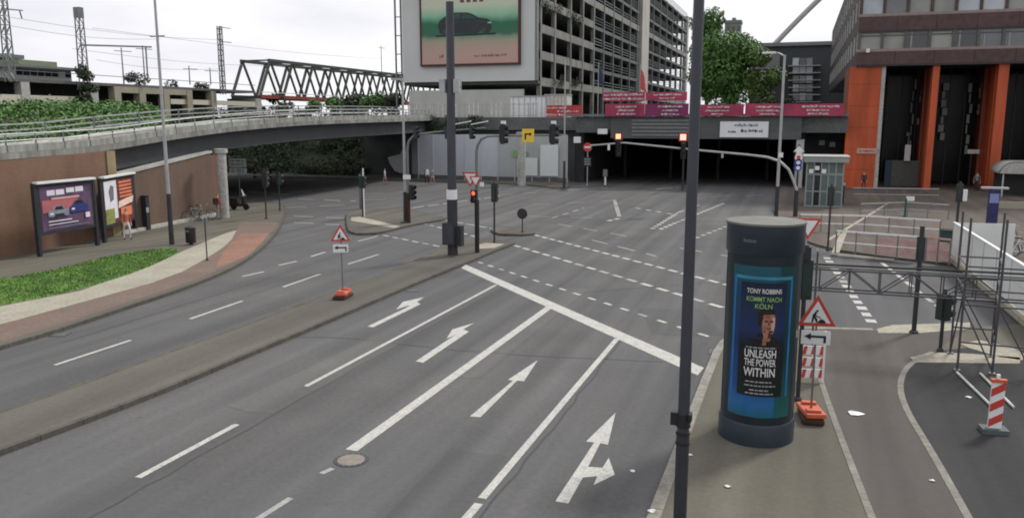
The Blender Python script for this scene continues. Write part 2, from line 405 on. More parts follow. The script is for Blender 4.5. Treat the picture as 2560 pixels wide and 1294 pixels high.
# median between the carriageways
med_lo = [(-300, 1250), (0, 1136), (180, 1068), (364, 978), (560, 928), (760, 822), (860, 789), (1050, 707), (1140, 672), (1195, 648), (1232, 628), (1282, 613)]
med_lo = [(-300, 1250), (0, 1136), (200, 1062), (400, 985), (580, 908), (760, 832), (860, 789), (1050, 707), (1140, 670), (1195, 648), (1240, 628), (1284, 613)]
med_hi = [(1245, 603), (1195, 598), (1140, 613), (1090, 632), (1050, 652), (960, 690), (840, 733), (760, 765), (600, 826), (335, 922), (168, 984), (0, 1042), (-300, 1140)]
ml_ = chaikin(poly(med_lo), 1, False); mh_ = chaikin(poly(med_hi), 1, False)
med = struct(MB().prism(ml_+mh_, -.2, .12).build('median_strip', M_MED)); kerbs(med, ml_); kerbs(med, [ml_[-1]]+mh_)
def island(pts, name='traffic_island', m=M_MED, z=.12):
    p = chaikin(poly(pts), 1)
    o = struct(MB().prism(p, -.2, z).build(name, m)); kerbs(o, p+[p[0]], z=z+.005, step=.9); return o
island([(869, 529), (992, 525), (1030, 530), (1103, 545), (1120, 550), (1022, 566), (968, 581), (931, 588), (876, 588), (868, 560)])
island([(1225, 574), (1268, 569), (1340, 584), (1330, 590), (1270, 590), (1240, 588)])
MB().prism(poly([(878, 543), (900, 542), (968, 558), (1000, 566), (985, 570), (940, 562), (878, 552)], .12), .1, .13).build('pale_slab_strip', M_SLAB)['kind'] = 'structure'
MB().prism(poly([(1192, 612), (1215, 607), (1262, 610), (1235, 620), (1195, 622)], .12), .1, .13).build('pale_slab_strip', M_SLAB)['kind'] = 'structure'

# right pavement with the advertising column, the path and the dark yard
kr = [(-1.95, -6), (-1.93, 13), (-1.9, 20), (-1.86, 23.4)]
krc = chaikin([kr[-1], (-1.7, 25.2), (-.6, 26.4), (1.2, 27.0), G(2192, 832)[:2]], 2, False)
edgeR = [Vector(p) for p in kr]+[Vector(p) for p in krc[1:]]
far = [G(2420, 826)[:2], (7.5, 29.8), (40, 33), (40, -6)]
pvr = struct(MB().prism([tuple(p) for p in edgeR]+far, -.2, .12).build('pavement_right', M_PAVE)); kerbs(pvr, [tuple(p) for p in edgeR], m=M_KERB, w=.22)
l1 = chaikin(poly([(2030, 870), (2050, 945), (2075, 1020), (2120, 1140), (2190, 1320), (2300, 1600)], .12), 1, False)
l2 = chaikin(poly([(2700, 1800), (2430, 1310), (2330, 1130), (2262, 1020), (2247, 960), (2268, 912), (2330, 880)], .12), 2, False)
struct(MB().prism(l1[::-1]+[(-.2, 26.3), (1.2, 26.8)]+[G(2192, 836)[:2], G(2420, 830)[:2]]+l2[::-1], .06, .124).build('service_path', M_PATH))
yard = l2+[G(2420, 868, .12)[:2], (40, 30), (40, 5)]
struct(MB().prism(yard, .05, .126).build('yard', M_ASPHD))
def strip(name, line, w, z, m, parent=None):
    line = [Vector(p[:2]) for p in line]; mb = MB(); n = len(line); Lp = []; R = []
    for k in range(n):
        d = (line[min(k+1, n-1)]-line[max(k-1, 0)]).normalized(); nn = Vector((-d.y, d.x)); Lp.append(line[k]+nn*w/2); R.append(line[k]-nn*w/2)
    for k in range(n-1): mb.quad((*R[k], z), (*R[k+1], z), (*Lp[k+1], z), (*Lp[k], z))
    return mb.build(name, m, parent)
M_EL = mat('edge_stone', (.185, .175, .15), rough=.85, var=.25, scale=2, fine=12)
strip('edge_line', l1, .13, .131, M_EL, pvr); strip('edge_line', l2, .14, .132, M_EL, pvr)
for pts in ([(2192, 822), (2230, 812), (2425, 806), (2425, 822), (2300, 832), (2196, 832)], [(2275, 893), (2330, 880), (2430, 884), (2550, 893), (2550, 908), (2290, 905)], [(2400, 858), (2450, 850), (2530, 868), (2562, 884), (2556, 900), (2500, 892), (2420, 868)]):
    struct(MB().prism(poly(pts, .13), .1, .136).build('pale_slab_strip', M_SLAB))
# far right pavement in front of the orange building
fr = [(-1.45, 84.5), (-1.4, 62), (-.9, 58), (.2, 50), (1.0, 46.2), (2.2, 44.2), (4.2, 42.8), G(2400, 667)[:2], (12, 41.2), (60, 40), (60, 110), (-1.45, 110)]
pvf = struct(MB().prism(fr, -.2, .12).build('pavement_forecourt', asphalt('forecourt_paving', (.12, .1, .086), (.09, .082, .075), crack=False)))
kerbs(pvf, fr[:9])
strip('edge_line', [G(2088, 632, .12), G(2112, 575, .12)], .35, .126, M_SLAB, pvf); strip('edge_line', [G(2075, 634, .12), G(2235, 648, .12)], .3, .126, M_SLAB, pvf); strip('edge_line', [G(2070, 600, .12), G(2225, 505, .12)], .2, .126, M_SLAB, pvf)
# far pavements by the white hoarding
wfar = struct(MB().prism([(-60, 83.2), (-44, 83), (-24, 83.4), (-21.9, 81), (-21.2, 77.6), (-22, 76.6), (-26, 79.5), (-34, 81.0), (-60, 81.2)], -.2, .12).build('pavement_far', M_PAVE))

# ------------------------------------------------------------------ road markings, each a painted piece of the road
def mline(a, b, w, m=M_WHITE, name='lane_line'):
    a, b = G(*a), G(*b); return strip(name, [a, b], w, .006, m, road)
def dashes(a, b, w, on, off, m=M_WHITE, name='crossing_dash'):
    a, b = G(*a), G(*b); d = b-a; Ln = d.length; d.normalize(); t = 0
    while t < Ln:
        e = min(t+on, Ln); p, q = a+d*t, a+d*e
        if e-t > .1: strip(name, [p, q], w*random.uniform(.9, 1.05), .006, m if random.random() > .12 else M_WORN, road)
        t += on+off
mline((765, 965), (1240, 712), .13); mline((878, 1125), (1377, 765), .27); mline((1205, 1245), (1542, 847), .16)
mline((1040, 1440), (1197, 1258), .16); mline((345, 1193), (592, 1060), .15); mline((560, 1350), (727, 1244), .13, M_WORN); mline((803, 1183), (832, 1170), .12, M_WORN)
for a, b, w in [((137, 912), (327, 850), .13), ((475, 797), (606, 752), .13), ((708, 717), (800, 685), .13), ((870, 660), (946, 636), .12), ((895, 603), (945, 590), .12), ((605, 691), (660, 679), .14), ((697, 663), (741, 653), .14), ((778, 641), (813, 630), .14)]: mline(a, b, w)
sp_ = [G(1164, 661), G(1760, 919), G(1744, 938), G(1153, 670)]
MB().quad(*[(p.x, p.y, .007) for p in sp_][::-1]).build('stop_line', M_WHITE, road)
dashes((1196, 655), (1812, 854), .15, .45, .55); dashes((1285, 613), (1822, 773), .22, .7, .35); dashes((1336, 587), (1822, 713), .22, .6, .3)
dashes((958, 588), (1124, 621), .18, .6, .4); dashes((1056, 558), (1192, 592), .18, .6, .5); dashes((1110, 550), (1235, 572), .15, 1.0, .3)
dashes((1480, 600), (1640, 640), .14, 1.6, 1.0, M_WORN); dashes((1395, 560), (1600, 596), .13, 1.4, 1.2, M_WORN)
dashes((1650, 573), (1810, 508), .28, .5, .5); dashes((1630, 572), (1690, 535), .3, .5, .5); dashes((1590, 520), (1680, 535), .22, .6, .7); dashes((1690, 533), (1750, 512), .12, 2, .6)
dashes((1536, 500), (1548, 540), .3, .6, .5); dashes((1520, 552), (1548, 546), .3, .6, .4); dashes((1740, 595), (1830, 560), .25, .5, .6, M_WORN)
dashes((1030, 520), (1250, 490), .2, 1.4, .5); dashes((1250, 488), (1500, 470), .16, 1.5, 1.2, M_WORN); dashes((1380, 545), (1460, 520), .16, 1.2, 1.0, M_WORN)
dashes((1330, 512), (1560, 500), .14, 1.6, 1.6, M_WORN); dashes((1320, 540), (1510, 545), .14, 1.5, 1.5, M_WORN); dashes((1700, 620), (1820, 640), .14, 1.5, 1.2, M_WORN)
dashes((1420, 474), (1520, 470), .35, 3.0, .6); dashes((1640, 473), (1695, 468), .3, 2.6, .6); dashes((1775, 492), (1930, 487), .14, 2, 1.5, M_WORN)
dashes((745, 497), (890, 503), .25, 1.6, 1.0); dashes((620, 479), (735, 488), .3, 2.2, 1.2); dashes((700, 520), (870, 512), .2, 2, 1, M_WORN); dashes((735, 540), (860, 545), .2, 1.5, 1.0, M_WORN); dashes((735, 556), (850, 562), .2, 1.5, .9, M_WORN)
dashes((725, 480), (860, 470), .2, 2.4, 1.4, M_WORN); dashes((900, 487), (1010, 480), .15, 2.4, 1.6, M_WORN); dashes((905, 500), (1010, 497), .15, 2, 2, M_WORN)
dashes((2066, 643), (2180, 806), .32, .55, .45); dashes((2205, 657), (2330, 755), .18, 1.0, .55); dashes((2340, 762), (2425, 835), .16, .8, .5); dashes((2370, 742), (2530, 752), .2, 1.5, 1.0)
dashes((1965, 476), (2000, 492), .5, 4, 1)
def arrow(pts, k, ox, oy, m=M_WHITE):
    p = poly([(ox+x*k, oy+y*k) for x, y in pts]); bm = bmesh.new(); vs_ = [bm.verts.new((q[0], q[1], .006)) for q in p]; f = bm.faces.new(vs_)
    f.normal_update()
    if f.normal.z < 0: f.normal_flip()
    bmesh.ops.triangulate(bm, faces=[f]); me = bpy.data.meshes.new('arrow_marking'); bm.to_mesh(me); bm.free(); me.materials.append(m); link('arrow_marking', me, road)
k3 = 760/1991; k2 = 700/1385
arrow([(755, 1185), (840, 1200), (935, 1030), (1030, 1020), (1005, 1080), (1145, 1010), (1105, 900), (1065, 965), (970, 960), (1050, 805), (1100, 815), (1150, 605), (955, 795), (1010, 800), (905, 960)], k3, 1100, 800)
arrow([(195, 630), (265, 635), (505, 395), (550, 400), (640, 262), (445, 390), (480, 395)], k3, 1100, 800)
arrow([(948, 520), (985, 527), (1212, 373), (1183, 362), (1238, 330), (1130, 362), (1100, 408), (1138, 392), (1158, 380)], k2, 560, 640)
arrow([(708, 348), (738, 352), (972, 238), (955, 226), (990, 203), (885, 226), (852, 264), (893, 250), (925, 244)], k2, 560, 640)
M_PATCH = asphalt('asphalt_repair', (.094, .094, .094), (.088, .089, .091), crack=False); M_PATCHL = asphalt('asphalt_repair_pale', (.119, .117, .113), (.111, .109, .107), crack=False)
for k, (x0, y0, x1, y1, a, m_) in enumerate(((-6.3, 9.5, -5.1, 14.5, .02, M_PATCH), (-12.2, 15, -10.9, 21.5, -.03, M_PATCHL), (-4.6, 25, -2.4, 28.6, .3, M_PATCH), (-19.5, 25.5, -18.3, 31, .02, M_PATCHL), (-9.5, 38, -6.2, 40, .2, M_PATCHL), (-14.8, 50, -11, 53.5, -.1, M_PATCH), (-5.5, 52, -3, 60, .05, M_PATCHL), (-8.3, 19, -7.5, 31, .0, M_PATCHL), (-26, 41, -23.5, 44, .4, M_PATCH), (3.2, 33, 6.5, 34.4, .1, M_PATCH))):
    c = Vector(((x0+x1)/2, (y0+y1)/2, 0)); mb = MB(); rr = random.Random(k); pl = []
    for u, v in ((-1, -1), (0, -1.02), (1, -1), (1.03, 0), (1, 1), (0, .98), (-1, 1), (-.97, 0)): p = Vector((u*(x1-x0)/2, v*(y1-y0)/2, 0)); p.rotate(Matrix.Rotation(a, 3, 'Z')); pl.append((c.x+p.x+rr.uniform(-.06, .06), c.y+p.y+rr.uniform(-.06, .06), .0035))
    mb.quad(*pl).build('asphalt_patch', m_, road)
for k, pts in enumerate(([(-10.9, 8), (-11.0, 20), (-10.8, 33)], [(-4.75, 6), (-4.7, 18), (-4.8, 24)], [(-7.9, 30), (-3, 34), (-1, 36)], [(-20.6, 18), (-20.9, 30), (-21.2, 37)], [(-13, 42), (-8, 46), (-3, 47)], [(-16, 20), (-13, 21.5), (-9, 21), (-3, 22)])):
    ln = resample(chaikin([Vector(p) for p in pts], 2, False), .6); rr = random.Random(k+50); strip('sealed_joint', [(p[0]+rr.uniform(-.04, .04), p[1]+rr.uniform(-.04, .04)) for p in ln], .045, .0045, mat('bitumen_seal', (.045, .045, .046), rough=.7), road)
# trees of leaves, used by several builders below
def leafcloud(mb, c, r, n, s, shell=.55, seed=None):
    rnd = random.Random(seed)
    for _ in range(n):
        while True:
            d = Vector((rnd.uniform(-1, 1), rnd.uniform(-1, 1), rnd.uniform(-1, 1)))
            if .05 < d.length < 1: break
        d = d.normalized()*(shell+(1-shell)*rnd.random()**.6)
        p = Vector((c[0]+d.x*r[0], c[1]+d.y*r[1], c[2]+d.z*r[2]))
        nrm = (d+Vector((rnd.uniform(-1, 1), rnd.uniform(-1, 1), rnd.uniform(-.4, 1.2)))*.8).normalized()
        u = nrm.orthogonal().normalized(); a = rnd.uniform(0, 2*pi); w = nrm.cross(u); u2 = u*cos(a)+w*sin(a); w2 = nrm.cross(u2); q = s*rnd.uniform(.6, 1.3)
        mb.quad(p-u2*q*.5, p+w2*q*.32+nrm*q*.08, p+u2*q*.5, p-w2*q*.32+nrm*q*.08)
def tree(loc, h, r, label, m=M_LEAF, n=5000, s=.28, trunk_h=None, group=None, seed=1, lobes=11, name='tree', cz=None):
    rnd = random.Random(seed); t = thing(name, loc, label, 'tree', group); th = trunk_h or h*.35
    tb = MB().tube([(0, 0, -.1), (rnd.uniform(-.1, .1), rnd.uniform(-.1, .1), th*.6), (rnd.uniform(-.2, .2), rnd.uniform(-.2, .2), th*1.25)], .022*h, 9, .012*h)
    for k in range(6):
        a = k*1.05+rnd.random(); e = Vector((cos(a)*r*.6, sin(a)*r*.6, th+(h-th)*rnd.uniform(.3, .7))); tb.tube([(0, 0, th*rnd.uniform(.8, 1.1)), e*.5+Vector((0, 0, th*.45)), e], .012*h, 6, .003*h)
    L(t, tb, 'trunk', M_BARK, True)
    cb = MB(); czz = th+(h-th)*.5
    for k in range(lobes):
        a = rnd.uniform(0, 2*pi); rr = r*rnd.uniform(.15, .68); z = th*.8+(h-th*.8)*rnd.uniform(.12, .9)
        fall = 1-abs((z-czz)/(h-th))*.75; lr = r*rnd.uniform(.34, .52)
        leafcloud(cb, (cos(a)*rr*fall, sin(a)*rr*fall, min(z, h-lr*.7)), (lr, lr, lr*.78), n//lobes, s, seed=seed*100+k)
    L(t, cb, 'crown', m); return t
M_TUN = mat('tunnel_dark_concrete', (.03, .03, .032), rough=.9, var=.25, scale=.5)  # tunnel darkness put into the concrete colour
# ------------------------------------------------------------------ upper level: terrace, tunnel, bridge, embankments
struct(MB().prism([(-50, 87.6), (-22.4, 87.6), (-22.4, 85.2), (4.3, 85.2), (4.3, 260), (-50, 260)], 5.5, 6.9).build('terrace', M_CONCD))
struct(MB().prism([(-50, 89), (-22.6, 89), (-22.6, 200), (-50, 200)], -.2, 5.5).build('terrace_retaining_wall', M_CONCD))
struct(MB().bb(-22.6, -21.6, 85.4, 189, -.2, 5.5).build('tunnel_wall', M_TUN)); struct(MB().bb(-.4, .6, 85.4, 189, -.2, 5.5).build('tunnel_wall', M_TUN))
struct(MB().bb(-21.6, -.4, 188, 189, -.2, 5.5).build('tunnel_dark_stop', M_TUN)); struct(MB().bb(.6, 4.3, 92, 93, -.2, 5.5).build('passage_wall', M_CONCD))  # far wall added to keep the tunnel interior black
tp = thing('tunnel_portal', (-11, 84.6, 0), 'dark grey concrete portal beam over the wide road tunnel', 'tunnel portal')
W_(tp, MB().bb(-18.4, .2, 83.9, 85.19, 4.75, 6.95), 'portal_beam', mat('portal_concrete', (.085, .092, .095), var=.18, scale=.5, stretch=(.4, 1, 2)))
W_(tp, MB().bb(-22.2, -18.41, 84.3, 85.18, 5.3, 6.9), 'portal_beam', M_CONCD)
W_(tp, MB().bb(-23.3, 4.3, 83.75, 84.25, 6.96, 7.2), 'coping', M_TEAL)
for k in range(5): W_(tp, MB().bb(-16.2, -9.4, 83.82, 83.9, 5.0+k*.36, 5.2+k*.36), 'louver', M_GALVD)
W_(tp, MB().bb(-.2, .5, 84.0, 85.19, 0, 4.74), 'pillar', M_CONC); W_(tp, MB().bb(.21, 4.3, 84.3, 85.18, 5.4, 6.94), 'portal_beam', M_CONCD)
for k in range(4): W_(tp, MB().bb(-19.2+k*5.3, -18.9+k*5.3, 95, 95.3, 0, 5.5), 'support_post', M_TUN)
# green steps lamp boxes under the passage
for x, y in ((2055, 357), (2081, 361)):
    p = AY(x, y, 91.6); tag(MB().box(p, (.55, .25, .5)).build('wall_lamp', M_SIGNW), 'small white box lamp in the dark passage %s' % ('nearer the tunnel' if x < 2070 else 'nearer the orange pier'), 'lamp')

def sweep(st, prof, closed=True):
    mb = MB(); n = len(prof); m = len(st)
    for k in range(m):
        a = Vector(st[max(k-1, 0)][:2]); b = Vector(st[min(k+1, m-1)][:2]); d = (b-a).normalized(); nn = Vector((-d.y, d.x))
        for off, dz in prof: p = Vector(st[k][:2])+nn*off; mb.v.append((p.x, p.y, st[k][2]+dz))
    for k in range(m-1):
        for j in range(n):
            a = k*n+j; b = k*n+(j+1) % n; mb.f.append((a, b, b+n, a+n))
    mb.f.append(tuple(range(n-1, -1, -1))); mb.f.append(tuple(range((m-1)*n, m*n))); return mb
ctrl = [(-32.6, 3, 4.3), (-34.6, 20, 4.72), (-35.75, 28.7, 5.0), (-36.7, 36, 5.2), (-37.3, 42, 5.66), (-37.5, 49, 6.14), (-37.6, 59, 6.52), (-38, 76, 6.75), (-40.4, 88.5, 6.85)]
def catmull(P, n=6):
    P = [Vector(p) for p in P]; out = []
    for k in range(len(P)-1):
        p0, p1, p2, p3 = P[max(k-1, 0)], P[k], P[k+1], P[min(k+2, len(P)-1)]
        for j in range(n):
            t = j/n; out.append(.5*((2*p1)+(p2-p0)*t+(2*p0-5*p1+4*p2-p3)*t*t+(3*p1-p0-3*p2+p3)*t**3))
    return out+[P[-1]]
ST = catmull(ctrl)
br = thing('road_bridge', (-37.5, 46, 0), 'curved concrete road bridge with dark girders crossing the side street', 'bridge')
W_(br, sweep(ST, [(0, -.3), (0, 0), (4.8, 0), (4.8, -.3)]), 'deck_slab', mat('stained_concrete', (.2, .2, .185), var=.4, scale=1.1, stretch=(1, 1, .2), fine=4))
SG = [p for p in ST if p.y > 35.5]
W_(br, sweep(SG, [(.7, -1.55), (.7, -.305), (1.5, -.305), (1.5, -1.55)]), 'girder', M_GIRD)
for off in (3.5,): W_(br, sweep(SG, [(off, -1.5), (off, -.305), (off+.6, -.305), (off+.6, -1.5)]), 'girder', M_GIRD)
W_(br, sweep(ST, [(4.4, .02), (4.4, .22), (4.7, .22), (4.7, .02)]), 'far_kerb', M_CONCL)
def along(st, step):
    return resample3(st, step)
def resample3(line, step):
    line = [Vector(q) for q in line]; out = [line[0]]; acc = 0
    for a, b in zip(line, line[1:]):
        d = (b-a).length; t = step-acc
        while t <= d: out.append(a+(b-a)*t/d); t += step
        acc = (acc+d) % step
    return out
PP = resample3(ST, 1.9)
rl = thing('bridge_railing', PP[0], 'pale railing with concrete panels along the near edge of the curved bridge', 'railing')
for a, b in zip(PP, PP[1:]):
    d = (b-a).normalized(); nn = Vector((-d.y, d.x, 0)); a2 = a+d*.05+nn*.12; b2 = b-d*.05+nn*.12
    W_(rl, MB().beam(a2+Vector((0, 0, .2)), b2+Vector((0, 0, .2)), .1, .36), 'panel', mat('parapet_concrete', (.24, .245, .225), var=.4, scale=1.4, stretch=(1, 1, .3), fine=4))
    W_(rl, MB().beam(a+nn*.12+Vector((0, 0, .01)), a+nn*.12+Vector((0, 0, .92)), .06), 'post', M_GALVD)
def offs(st, o, z): 
    out = []
    for k in range(len(st)):
        d = (st[min(k+1, len(st)-1)]-st[max(k-1, 0)]); d.z = 0; d.normalize(); out.append(st[k]+Vector((-d.y*o, d.x*o, z)))
    return out
for z in (.58, .9): W_(rl, MB().tube(offs(PP, .12, z), .035, 6), 'rail', M_GALV)
gr = thing('guard_rail', offs(PP, 4.55, 0)[0], 'pale steel guard rail along the far edge of the curved bridge', 'guard rail')
for p in offs(PP, 4.55, 0)[::2]: W_(gr, MB().beam(p, p+Vector((0, 0, 1.25)), .08), 'post', M_GALVD)
for z, h in ((.6, .12), (1.22, .08), (.9, .06)): W_(gr, sweep(ST, [(4.55, z-h/2), (4.55, z+h/2), (4.61, z+h/2), (4.61, z-h/2)]), 'rail', M_GALV)

rd = thing('shade_deck', (-47, 70, 0), 'unseen lower deck added behind the curved bridge to darken the underpass', 'bridge')  # added deck, hidden from view, that deepens the shade below the bridge
S2 = [p for p in ST if p.y > 54]
W_(rd, sweep(S2, [(5.2, -1.15), (5.2, -.7), (27, -.7), (27, -1.15)]), 'deck_slab', M_CONCD)
for off in (5.8, 8.2, 10.6, 13, 17, 21, 25): W_(rd, sweep(S2, [(off, -2.0), (off, -1.155), (off+.5, -1.155), (off+.5, -2.0)]), 'girder', M_GIRD)
# brick abutment and lower wall
def wx(y): return -35.4-(y-27)*.125
ab = thing('brick_abutment', (wx(30), 30, 0), 'tall red brick abutment wall carrying the left end of the bridge', 'wall')
def zdeck(y):
    for a, b in zip(ST, ST[1:]):
        if a.y <= y <= b.y: return a.z+(b.z-a.z)*(y-a.y)/(b.y-a.y)
    return 5
mb = MB(); ys_ = [3, 12, 20, 28, 32, 36.2]; i = 0
for y in ys_: mb.v += [(wx(y), y, -.1), (wx(y), y, zdeck(y)-.32), (wx(y)-8, y, zdeck(y)-.32), (wx(y)-8, y, -.1)]
for k in range(len(ys_)-1):
    for j in range(4): mb.f.append((k*4+j, k*4+4+j, k*4+4+(j+1) % 4, k*4+(j+1) % 4))
mb.f += [(0, 1, 2, 3), tuple(range(len(mb.v)-1, len(mb.v)-5, -1))]
W_(ab, mb, 'wall', M_BRICK)
W_(ab, MB().bb(wx(36.3)-.1, wx(36.3)+.12, 35.9, 36.5, 0, zdeck(36.2)-.32), 'pilaster', mat('ochre_render', (.26, .2, .11), var=.2, scale=.8))
W_(ab, MB().bb(wx(31)-.1, wx(31)+.25, 28.2, 28.9, 0, 4.4), 'pilaster', mat('ochre_brick', (.22, .15, .07), var=.25, scale=.8))
lw = thing('lower_brick_wall', (wx(41), 41, 0), 'low brown brick wall with pale coping under the bridge girder', 'wall')
a, b = Vector((wx(36.6), 36.6, 0)), Vector((wx(46.2), 46.2, 0)); d = (b-a)
mb = MB()
za, zb = HZ(a, 441), HZ(b, 382)
mb.v += [(a.x, a.y, 0), (b.x, b.y, 0), (b.x, b.y, zb), (a.x, a.y, za), (a.x-.5, a.y, 0), (b.x-.5, b.y, 0), (b.x-.5, b.y, zb), (a.x-.5, a.y, za)]
mb.f += [(0, 1, 2, 3), (5, 4, 7, 6), (3, 2, 6, 7), (1, 5, 6, 2), (0, 3, 7, 4)]
W_(lw, mb, 'wall', M_BRICKD)
W_(lw, MB().beam((a.x-.25, a.y, za+.07), (b.x-.25, b.y, zb+.07), .62, .14), 'coping', M_CONC)
W_(lw, MB().beam((a.x+.15, a.y, .2), (b.x+.15, b.y, .2), .3, .2), 'plinth', M_CONC)
W_(lw, MB().bb(b.x-2.6, b.x, b.y+.01, b.y+.5, 0, zb-.2), 'end_wall', M_BRICK)
struct(MB().prism([(-42.8, 36.3), (wx(36.5)-.7, 36.3), (wx(46)-.7, 46.2), (-42.8, 49)], -.1, 2.6).build('slope_under_bridge', M_SOIL))
pr = thing('bridge_pier', (wx(47)-.3, 47.6, 0), 'square ochre concrete pier behind the low brick wall', 'pier')
q = AX(533, 470, -39.2); W_(pr, MB().bb(q.x-.4, q.x+.4, q.y-.35, q.y+.35, 0, 4.7), 'shaft', mat('ochre_render', (.3, .24, .13), var=.2)); W_(pr, MB().bb(q.x-.6, q.x+.7, q.y-.5, q.y+.5, 4.71, 5.0), 'cap', M_CONC)
pb = G(562, 544, .12)
pc = thing('round_pier', pb, 'round pale concrete pier under the bridge beside the brick wall', 'pier')
L(pc, MB().lathe([(.31, -.1), (.31, 4.3), (.42, 4.32), (.42, 4.6)], n=24), 'shaft', M_CONC, True)

# embankments with shrubs
def terrain(name, x0, x1, y0, y1, hf, n=24, m=M_SOIL):
    mb = MB()
    for i in range(n+1):
        for j in range(n+1):
            x = x0+(x1-x0)*i/n; y = y0+(y1-y0)*j/n; mb.v.append((x, y, hf(x, y)))
    for i in range(n):
        for j in range(n): a = i*(n+1)+j; mb.f.append((a, a+n+1, a+n+2, a+1))
    return struct(mb.build(name, m, smooth=True))
def sstep(t): t = max(0, min(1, t)); return t*t*(3-2*t)
def h1(x, y): return -.3+(5.0+2.5*sstep((-x-45)/20)+.2*sin(x*.5)+.15*sin(y*.6))*sstep((1.18*(-x)-y-1)/6)*sstep((-42.6-x)/1.5)
def h2(x, y): return -.3+(7.0+.3*sin(x*.4)+.2*sin(y*.7))*sstep((y-87)/9)*sstep((-49-x)/1.5+1)
terrain('embankment_left', -110, -42.6, 2, 104, h1, 40); terrain('embankment_far', -140, -50, 86.5, 190, h2)
sb = MB(); rnd = random.Random(5)
for k in range(420):
    x = -44.5-34*rnd.random()**.9; y = min(rnd.uniform(.72, 1.14)*(-x), 1.18*(-x)-4); r = rnd.uniform(.5, 1.25); z = h1(x, y)+r*.3
    leafcloud(sb, (x, y, z), (r*1.5, r*1.5, r), 80, .34, .4, seed=k)
o = sb.build('embankment_shrubs', M_LEAF); o['kind'] = 'stuff'; o['label'] = 'dense green shrubs covering the railway embankment behind the bridge'
sb = MB()
for k in range(340):
    x = rnd.uniform(-88, -50.5); y = 87.0+12*rnd.random()**1.9; r = rnd.uniform(.7, 1.6); z = h2(x, y)+r*.3
    leafcloud(sb, (x, y, z), (r*1.4, r*1.2, r), 90, .36, .4, seed=1000+k)
o = sb.build('bank_shrubs', M_LEAFD); o['kind'] = 'stuff'; o['label'] = 'dark green undergrowth on the bank behind the bridge'
sb = MB()
for k in range(26):
    x = rnd.uniform(-47, -33); leafcloud(sb, (x, 86.6, rnd.uniform(5.3, 6.6)), (.9, .4, .7), 110, .25, .3, seed=2000+k)
o = sb.build('ivy', M_LEAFD); o['kind'] = 'stuff'; o['label'] = 'dark ivy hanging over the terrace edge above the white hoarding'
for k, (px, h, r) in enumerate([(700, 4.6, 2.8), (770, 3.6, 2.6), (835, 4.0, 2.6), (885, 4.6, 3.2), (940, 4.9, 3.4), (985, 4.4, 2.8), (640, 3.4, 2.4)]):
    p = AY(px, 300, 122); tree((p.x, p.y, 6.4), h, r, ['round dark tree below the left half of the truss bridge', 'low bushy tree below the truss, right of a round dark one', 'small bushy tree under the middle of the truss bridge', 'broad tree under the truss right of its middle', 'broadest bright tree under the right half of the truss', 'bushy tree beneath the truss next to the parking garage', 'small shrub-like tree below the left end of the truss'][k], [M_LEAFD, M_LEAF, M_LEAF, M_LEAFD, M_LEAF, M_LEAFD, M_LEAF][k], n=900, s=.5, trunk_h=h*.22, seed=40+k, lobes=7, group='trees under the truss bridge')

# white hoarding along the far kerb under the terrace
hw = thing('white_hoarding', (-33, 84, 0), 'long pale grey site hoarding of tall panels below the terrace', 'hoarding')
pth = chaikin([(-41.6, 87.5), (-42.2, 85.2), (-40.5, 84.2), (-33, 84.0), (-22.9, 84.2)], 2, False); pts_ = resample(pth, 1.95)
M_HB = mat('hoarding_board', (.47, .49, .54), rough=.6, var=.06, scale=.6, stretch=(1, 1, .5)); M_HB2 = mat('hoarding_board_grey', (.36, .38, .375), rough=.6, var=.08, scale=.6)
for k, (a, b) in enumerate(zip(pts_, pts_[1:])):
    d = (b-a).normalized(); z1 = 5.05+random.uniform(-.04, .04)
    if k < 2: z1 -= .5-.2*k
    W_(hw, MB().beam((a.x+d.x*.02, a.y+d.y*.02, z1/2+.25), (b.x-d.x*.02, b.y-d.y*.02, z1/2+.25), .05, z1-.5), 'panel', M_HB if k < 7 else M_HB2)
W_(hw, sweep([(p[0], p[1], 0) for p in pth], [(-.06, .0), (-.06, .45), (.04, .45), (.04, .0)]), 'plinth', M_CONCD)
for k, p in enumerate(pts_[2:]): W_(hw, MB().bb(p.x-.04, p.x+.04, p.y-.1, p.y-.04, 0, 4.9), 'post', M_HB)
g0 = MB().plate([(0, 0), (1.5, .1), (1.9, .5), (1.4, .9), (.7, .75), (.1, .8)], (-29.2, 83.93, 2.6), (1, 0, 0), (0, 0, 1), .006); W_(hw, g0, 'green_graffiti', mat('faded_green_paint', (.2, .33, .16), var=.2))
for x, z, w, h in ((-28.6, .7, 2.3, 1.9), (-26, .7, 2.0, 3.3)): W_(hw, MB().bb(x, x+w, 83.88, 83.92, z, z+h), 'patch_panel', mat('grey_white_board', (.6, .63, .63), var=.05))
cpb = G(1304, 463); cpl = thing('hoarding_column', cpb, 'free standing pale concrete column in front of the hoarding', 'column')
L(cpl, MB().lathe([(.42, 0), (.42, 5.0), (.55, 5.05), (.55, 5.4)], n=20), 'shaft', M_CONC, True)
sh = G(995, 440); t = thing('white_banner_board', sh, 'crumpled white sheet hung beside the curved end of the hoarding', 'banner')
W_(t, MB().plate([(0, 0), (1.0, -.3), (1.4, .1), (1.5, 2.3), (1.1, 2.6), (.8, 2.0), (-.9, 1.6), (-.6, .8)], (sh.x-.4, sh.y, .6), (1, 0, 0), (0, 0, 1), .04), 'sheet', M_SIGNW)
W_(t, MB().tube([(sh.x+.3, sh.y+.1, 0), (sh.x+.3, sh.y+.1, 2.5)], .05, 6), 'post', M_GALVD)

